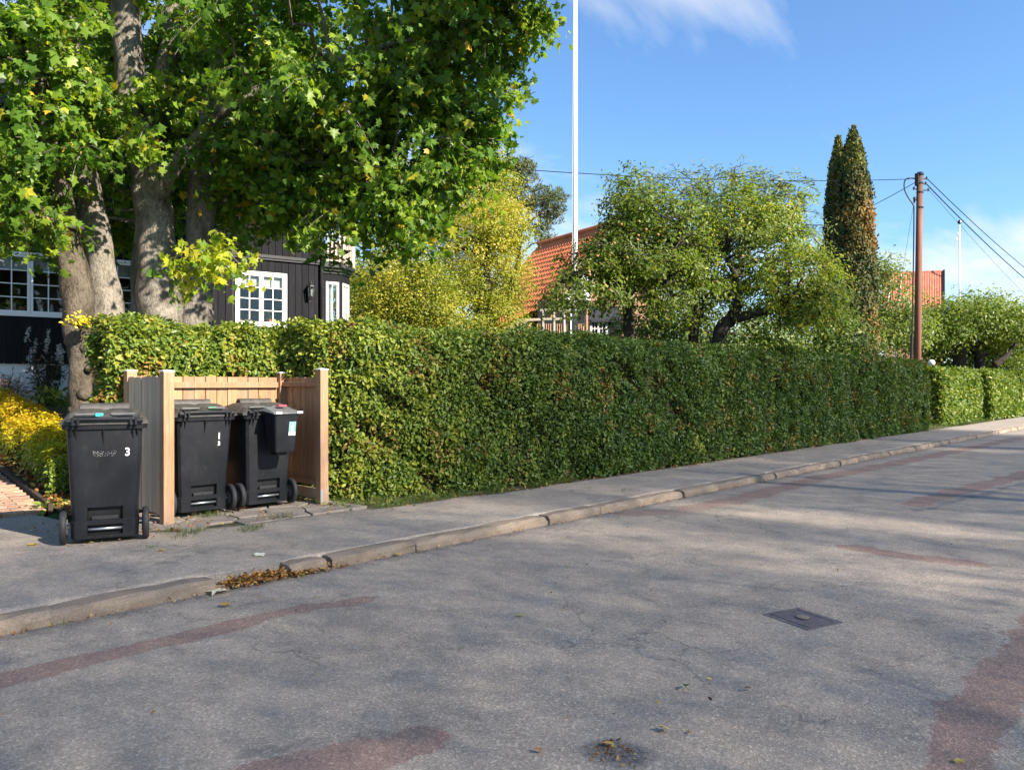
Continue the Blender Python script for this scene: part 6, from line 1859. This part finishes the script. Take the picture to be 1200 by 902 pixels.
fallen('yellow leaf at the foot of the kerb in front of the long hedge', 470, 650, RZ, .07, M['l_gleaf'], MAPLE, .9, .6, .2)
fallen('rust coloured leaf between the two bins in the enclosure', 283, 598, 0.0, .13, M['l_dead'], MAPLE, 2.9, .35, .5)
fallen('small yellow leaf on the pavement in front of the number 3 bin', 42, 639, 0.0, .10, M['l_gleaf'], MAPLE, .5, .5, .1)
fallen('yellow leaf lying on the brick path', 14, 560, 0.12, .15, M['l_gleaf'], MAPLE, 1.5, .9, .1)
fallen('pale leaf on the pavement below the left fence post', 193, 645, 0.0, .07, M['l_gleaf'], MAPLE, 1.5, .4, .1)
fallen('orange leaf on the lid of the bin with number 1', 247, 466, 0.0, .14, M['l_dead'], MAPLE, .3, .8, .2)
ol = bpy.data.objects['fallen_leaf' if False else [o.name for o in bpy.data.objects if o.name.startswith('fallen_leaf')][-1]]
ol.location = (3.66, 8.62, 1.245)
ol['group'] = 'fallen leaves on the street'

def litter(name, n, fx, mat, size, seed, tm=OVAL, kind='stuff'):
    rng = np.random.default_rng(seed); p = fx(rng, n); nn = rng.normal(size=p.shape) * .5 + np.array([0, 0, 1.0])
    o = leaves(name, p, nn, size * rng.uniform(.5, 1.4, len(p)), tm, rng.random(len(p)), mat, None, 0, .35, seed, kind); return o
def gapf(rng, n):
    s = rng.triangular(2.58, 2.80, 3.75, n); y = 5.49 + rng.normal(size=n) * .05; y = np.clip(y, 5.34, 5.58)
    h = np.clip(1 - np.abs(s - 2.95) / .4, 0, 1) * .02
    return np.stack([s, y - .04 * (s > 3.2), RZ + .008 + rng.random(n) * (h + .012)], 1)
litter('leaf_litter', 800, gapf, M['l_dead'], .042, 601)
litter('leaf_litter', 900, lambda r, n: np.stack([r.uniform(-1, 22, n), 5.41 - np.abs(r.normal(size=n)) * .035, np.full(n, RZ + .006)], 1), M['l_dead'], .022, 603)
litter('leaf_litter', 420, lambda r, n: np.stack([r.uniform(5.4, 22, n), main_front(r.uniform(5.4, 22, n)) * 0 + 7.12 - np.abs(r.normal(size=n)) * .06, np.full(n, .012)], 1), M['l_dead'], .04, 605)
litter('leaf_litter', 300, lambda r, n: np.stack([r.uniform(2.2, 5.3, n), r.uniform(7.35, 8.9, n), np.full(n, .014)], 1), M['l_dead'], .035, 607)
litter('leaf_litter', 700, lambda r, n: (lambda y: np.stack([2.76 + .075 * (y - 9.7) + np.abs(r.normal(size=n)) * .28, y, gz(2.9 + .075 * (y - 9.7), y) + .05], 1))(r.uniform(9.2, 15, n)), M['l_dead'], .09, 609)
litter('leaf_litter', 90, lambda r, n: np.stack([gr(720, 880)[0] + r.normal(size=n) * .06, gr(720, 880)[1] + r.normal(size=n) * .055, np.full(n, RZ + .001)], 1), M['l_dead'], .018, 611)
litter('leaf_litter', 130, lambda r, n: np.stack([r.uniform(-.5, 9, n), r.uniform(1.0, 5.3, n), np.full(n, RZ + .004)], 1), M['l_dead'], .020, 613)

def grass(name, n, fx, h, seed, mat='l_grass', dry=0.0):
    rng = np.random.default_rng(seed); p = fx(rng, n)
    nn = nrm(rng.normal(size=p.shape) * np.array([1, 1, .15])); 
    return leaves(name, p, nn, h * rng.uniform(.4, 1.4, len(p)), BLADE, dry + (1 - dry) * rng.random(len(p)), M[mat], None, -3.0, .35, seed, 'stuff')
def strip_grass(rng, n):
    s = rng.uniform(5.05, 9.0, n); a = pave_back(s) - .05; b = main_front(s) + .35
    t = rng.random(n) ** 1.3; y = a + t * (b - a)
    ok = noise3(np.stack([s, y, s * 0], 1), 3, 4, 2) > -.45
    return np.stack([s, y, np.full(n, -.02)], 1)[ok]
grass('grass', 9000, strip_grass, .075, 701, dry=.35)
litter('weeds', 900, lambda r, n: (lambda q: q[:n])(strip_grass(r, n * 2) + np.array([0, .05, .04])), M['l_hedge'], .05, 713)
o = grid_sheet('verge', spans((5.0, 30, .15)), spans((7.1, 9.2, .1)), lambda x, y: -.022 + .025 * noise3(np.stack([x, y, x * 0], 1), 3, 8, 2) - .05 * (y < pave_back(x)), M['moss'])
def tuft(cs):
    def f(rng, n):
        i = rng.integers(0, len(cs), n); c = np.array([G(*q) for q in cs])[i]
        return c + rng.normal(size=(n, 3)) * np.array([.07, .06, 0])
    return f
grass('weeds', 1300, tuft([(225, 625, 0), (212, 630, 0), (232, 622, 0), (310, 592, 0), (316, 590, 0), (250, 604, 0), (240, 605, 0), (330, 606, 0), (290, 622, 0), (300, 618, 0), (205, 622, 0)]), .06, 703)
grass('weeds', 260, tuft([(66, 733, -.1), (70, 732, -.1), (735, 575, 0), (690, 572, 0), (180, 642, 0)]), .045, 705)
grass('grass', 7000, lambda r, n: np.stack([r.uniform(26.6, 37, n), r.uniform(7.0, 9.0, n), np.full(n, -.02)], 1), .10, 707)
grass('grass', 16000, lambda r, n: (lambda s, y: np.stack([s, y, gz(s, y)], 1))(r.uniform(3.3, 6.0, n), r.uniform(11.0, 17.6, n)), .07, 709)
def seedlings(rng, n):
    i = rng.integers(0, 3, n); c = np.array([G(268, 608, .03), G(70, 588, .05), G(330, 600, .02)])[i]
    return c + rng.normal(size=(n, 3)) * np.array([.10, .06, .03])
litter('weeds', 120, lambda r, n: np.stack([*(np.array(G(72, 590, .06))[:, None] + r.normal(size=(3, n)) * np.array([[.13], [.06], [.03]]))], 1), M['l_apple'], .10, 711)

# plants along the house
def shrub(name, label, px, Z, base_py, top_py, w, n, mat, leaf, tm, seed, stems=9, plume=False):
    rng = np.random.default_rng(seed); b = on_ground(px, Z, 0); top = P(px, top_py, Z)[2]; H = top - b[2]
    root = T(name, label, 'plant', b); mb = MB(); tips = []
    for i in range(stems):
        a = rng.uniform(0, 6.28); rr_ = w * rng.uniform(.3, 1); tip = (b[0] + rr_ * math.cos(a), b[1] + rr_ * math.sin(a), b[2] + H * rng.uniform(.6, 1)); tips.append(tip)
        mb.tube(curve_pts(b, tip, 4, .1, rng, .04), [.014, .011, .009, .007, .004], 5, False)
    mb.build('stems', M['twig'], root, True)
    tp = np.array(tips)[rng.integers(0, stems, n)]; t = rng.random(n)[:, None]
    p = np.array(b) + (tp - np.array(b)) * (.25 + .65 * t) + rng.normal(size=(n, 3)) * w * .16
    leaves('foliage', p, rng.normal(size=(n, 3)) + np.array([0, 0, .6]), leaf * rng.uniform(.6, 1.3, n), tm, rng.random(n), M[mat], root, .3, .5, seed, 'stuff')
    if plume:
        P2 = []
        for tip in tips:
            t = rng.random(60)[:, None]; P2.append(np.array(tip) + np.array([.05, 0, .30]) * t + rng.normal(size=(60, 3)) * .022 * (1.1 - t))
        P2 = np.concatenate(P2); leaves('plumes', P2, rng.normal(size=P2.shape), np.full(len(P2), .05), DIAM, rng.random(len(P2)), M['l_plume'], root, -.5, .5, seed + 1, 'stuff')
shrub('flowering_shrub', 'dark leggy shrub with pale dried plumes in front of the house foundation', 52, 15.6, 470, 398, .55, 420, 'l_dark', .13, LANCE, 801, 11, True)
shrub('ornamental_grass', 'reddish ornamental grass clump by the foundation at the left edge', 8, 15.0, 470, 435, .32, 420, 'l_red', .30, BLADE, 803, 12)
shrub('low_plant', 'low green plant at the foot of the white foundation', 35, 15.9, 470, 458, .6, 260, 'l_apple', .12, OVAL, 805, 7)
shrub('low_plant', 'leafy green plant beside the dark maple trunk at the foundation', 68, 15.2, 470, 456, .55, 300, 'l_apple', .12, OVAL, 807, 7)

bpy.context.view_layer.update()
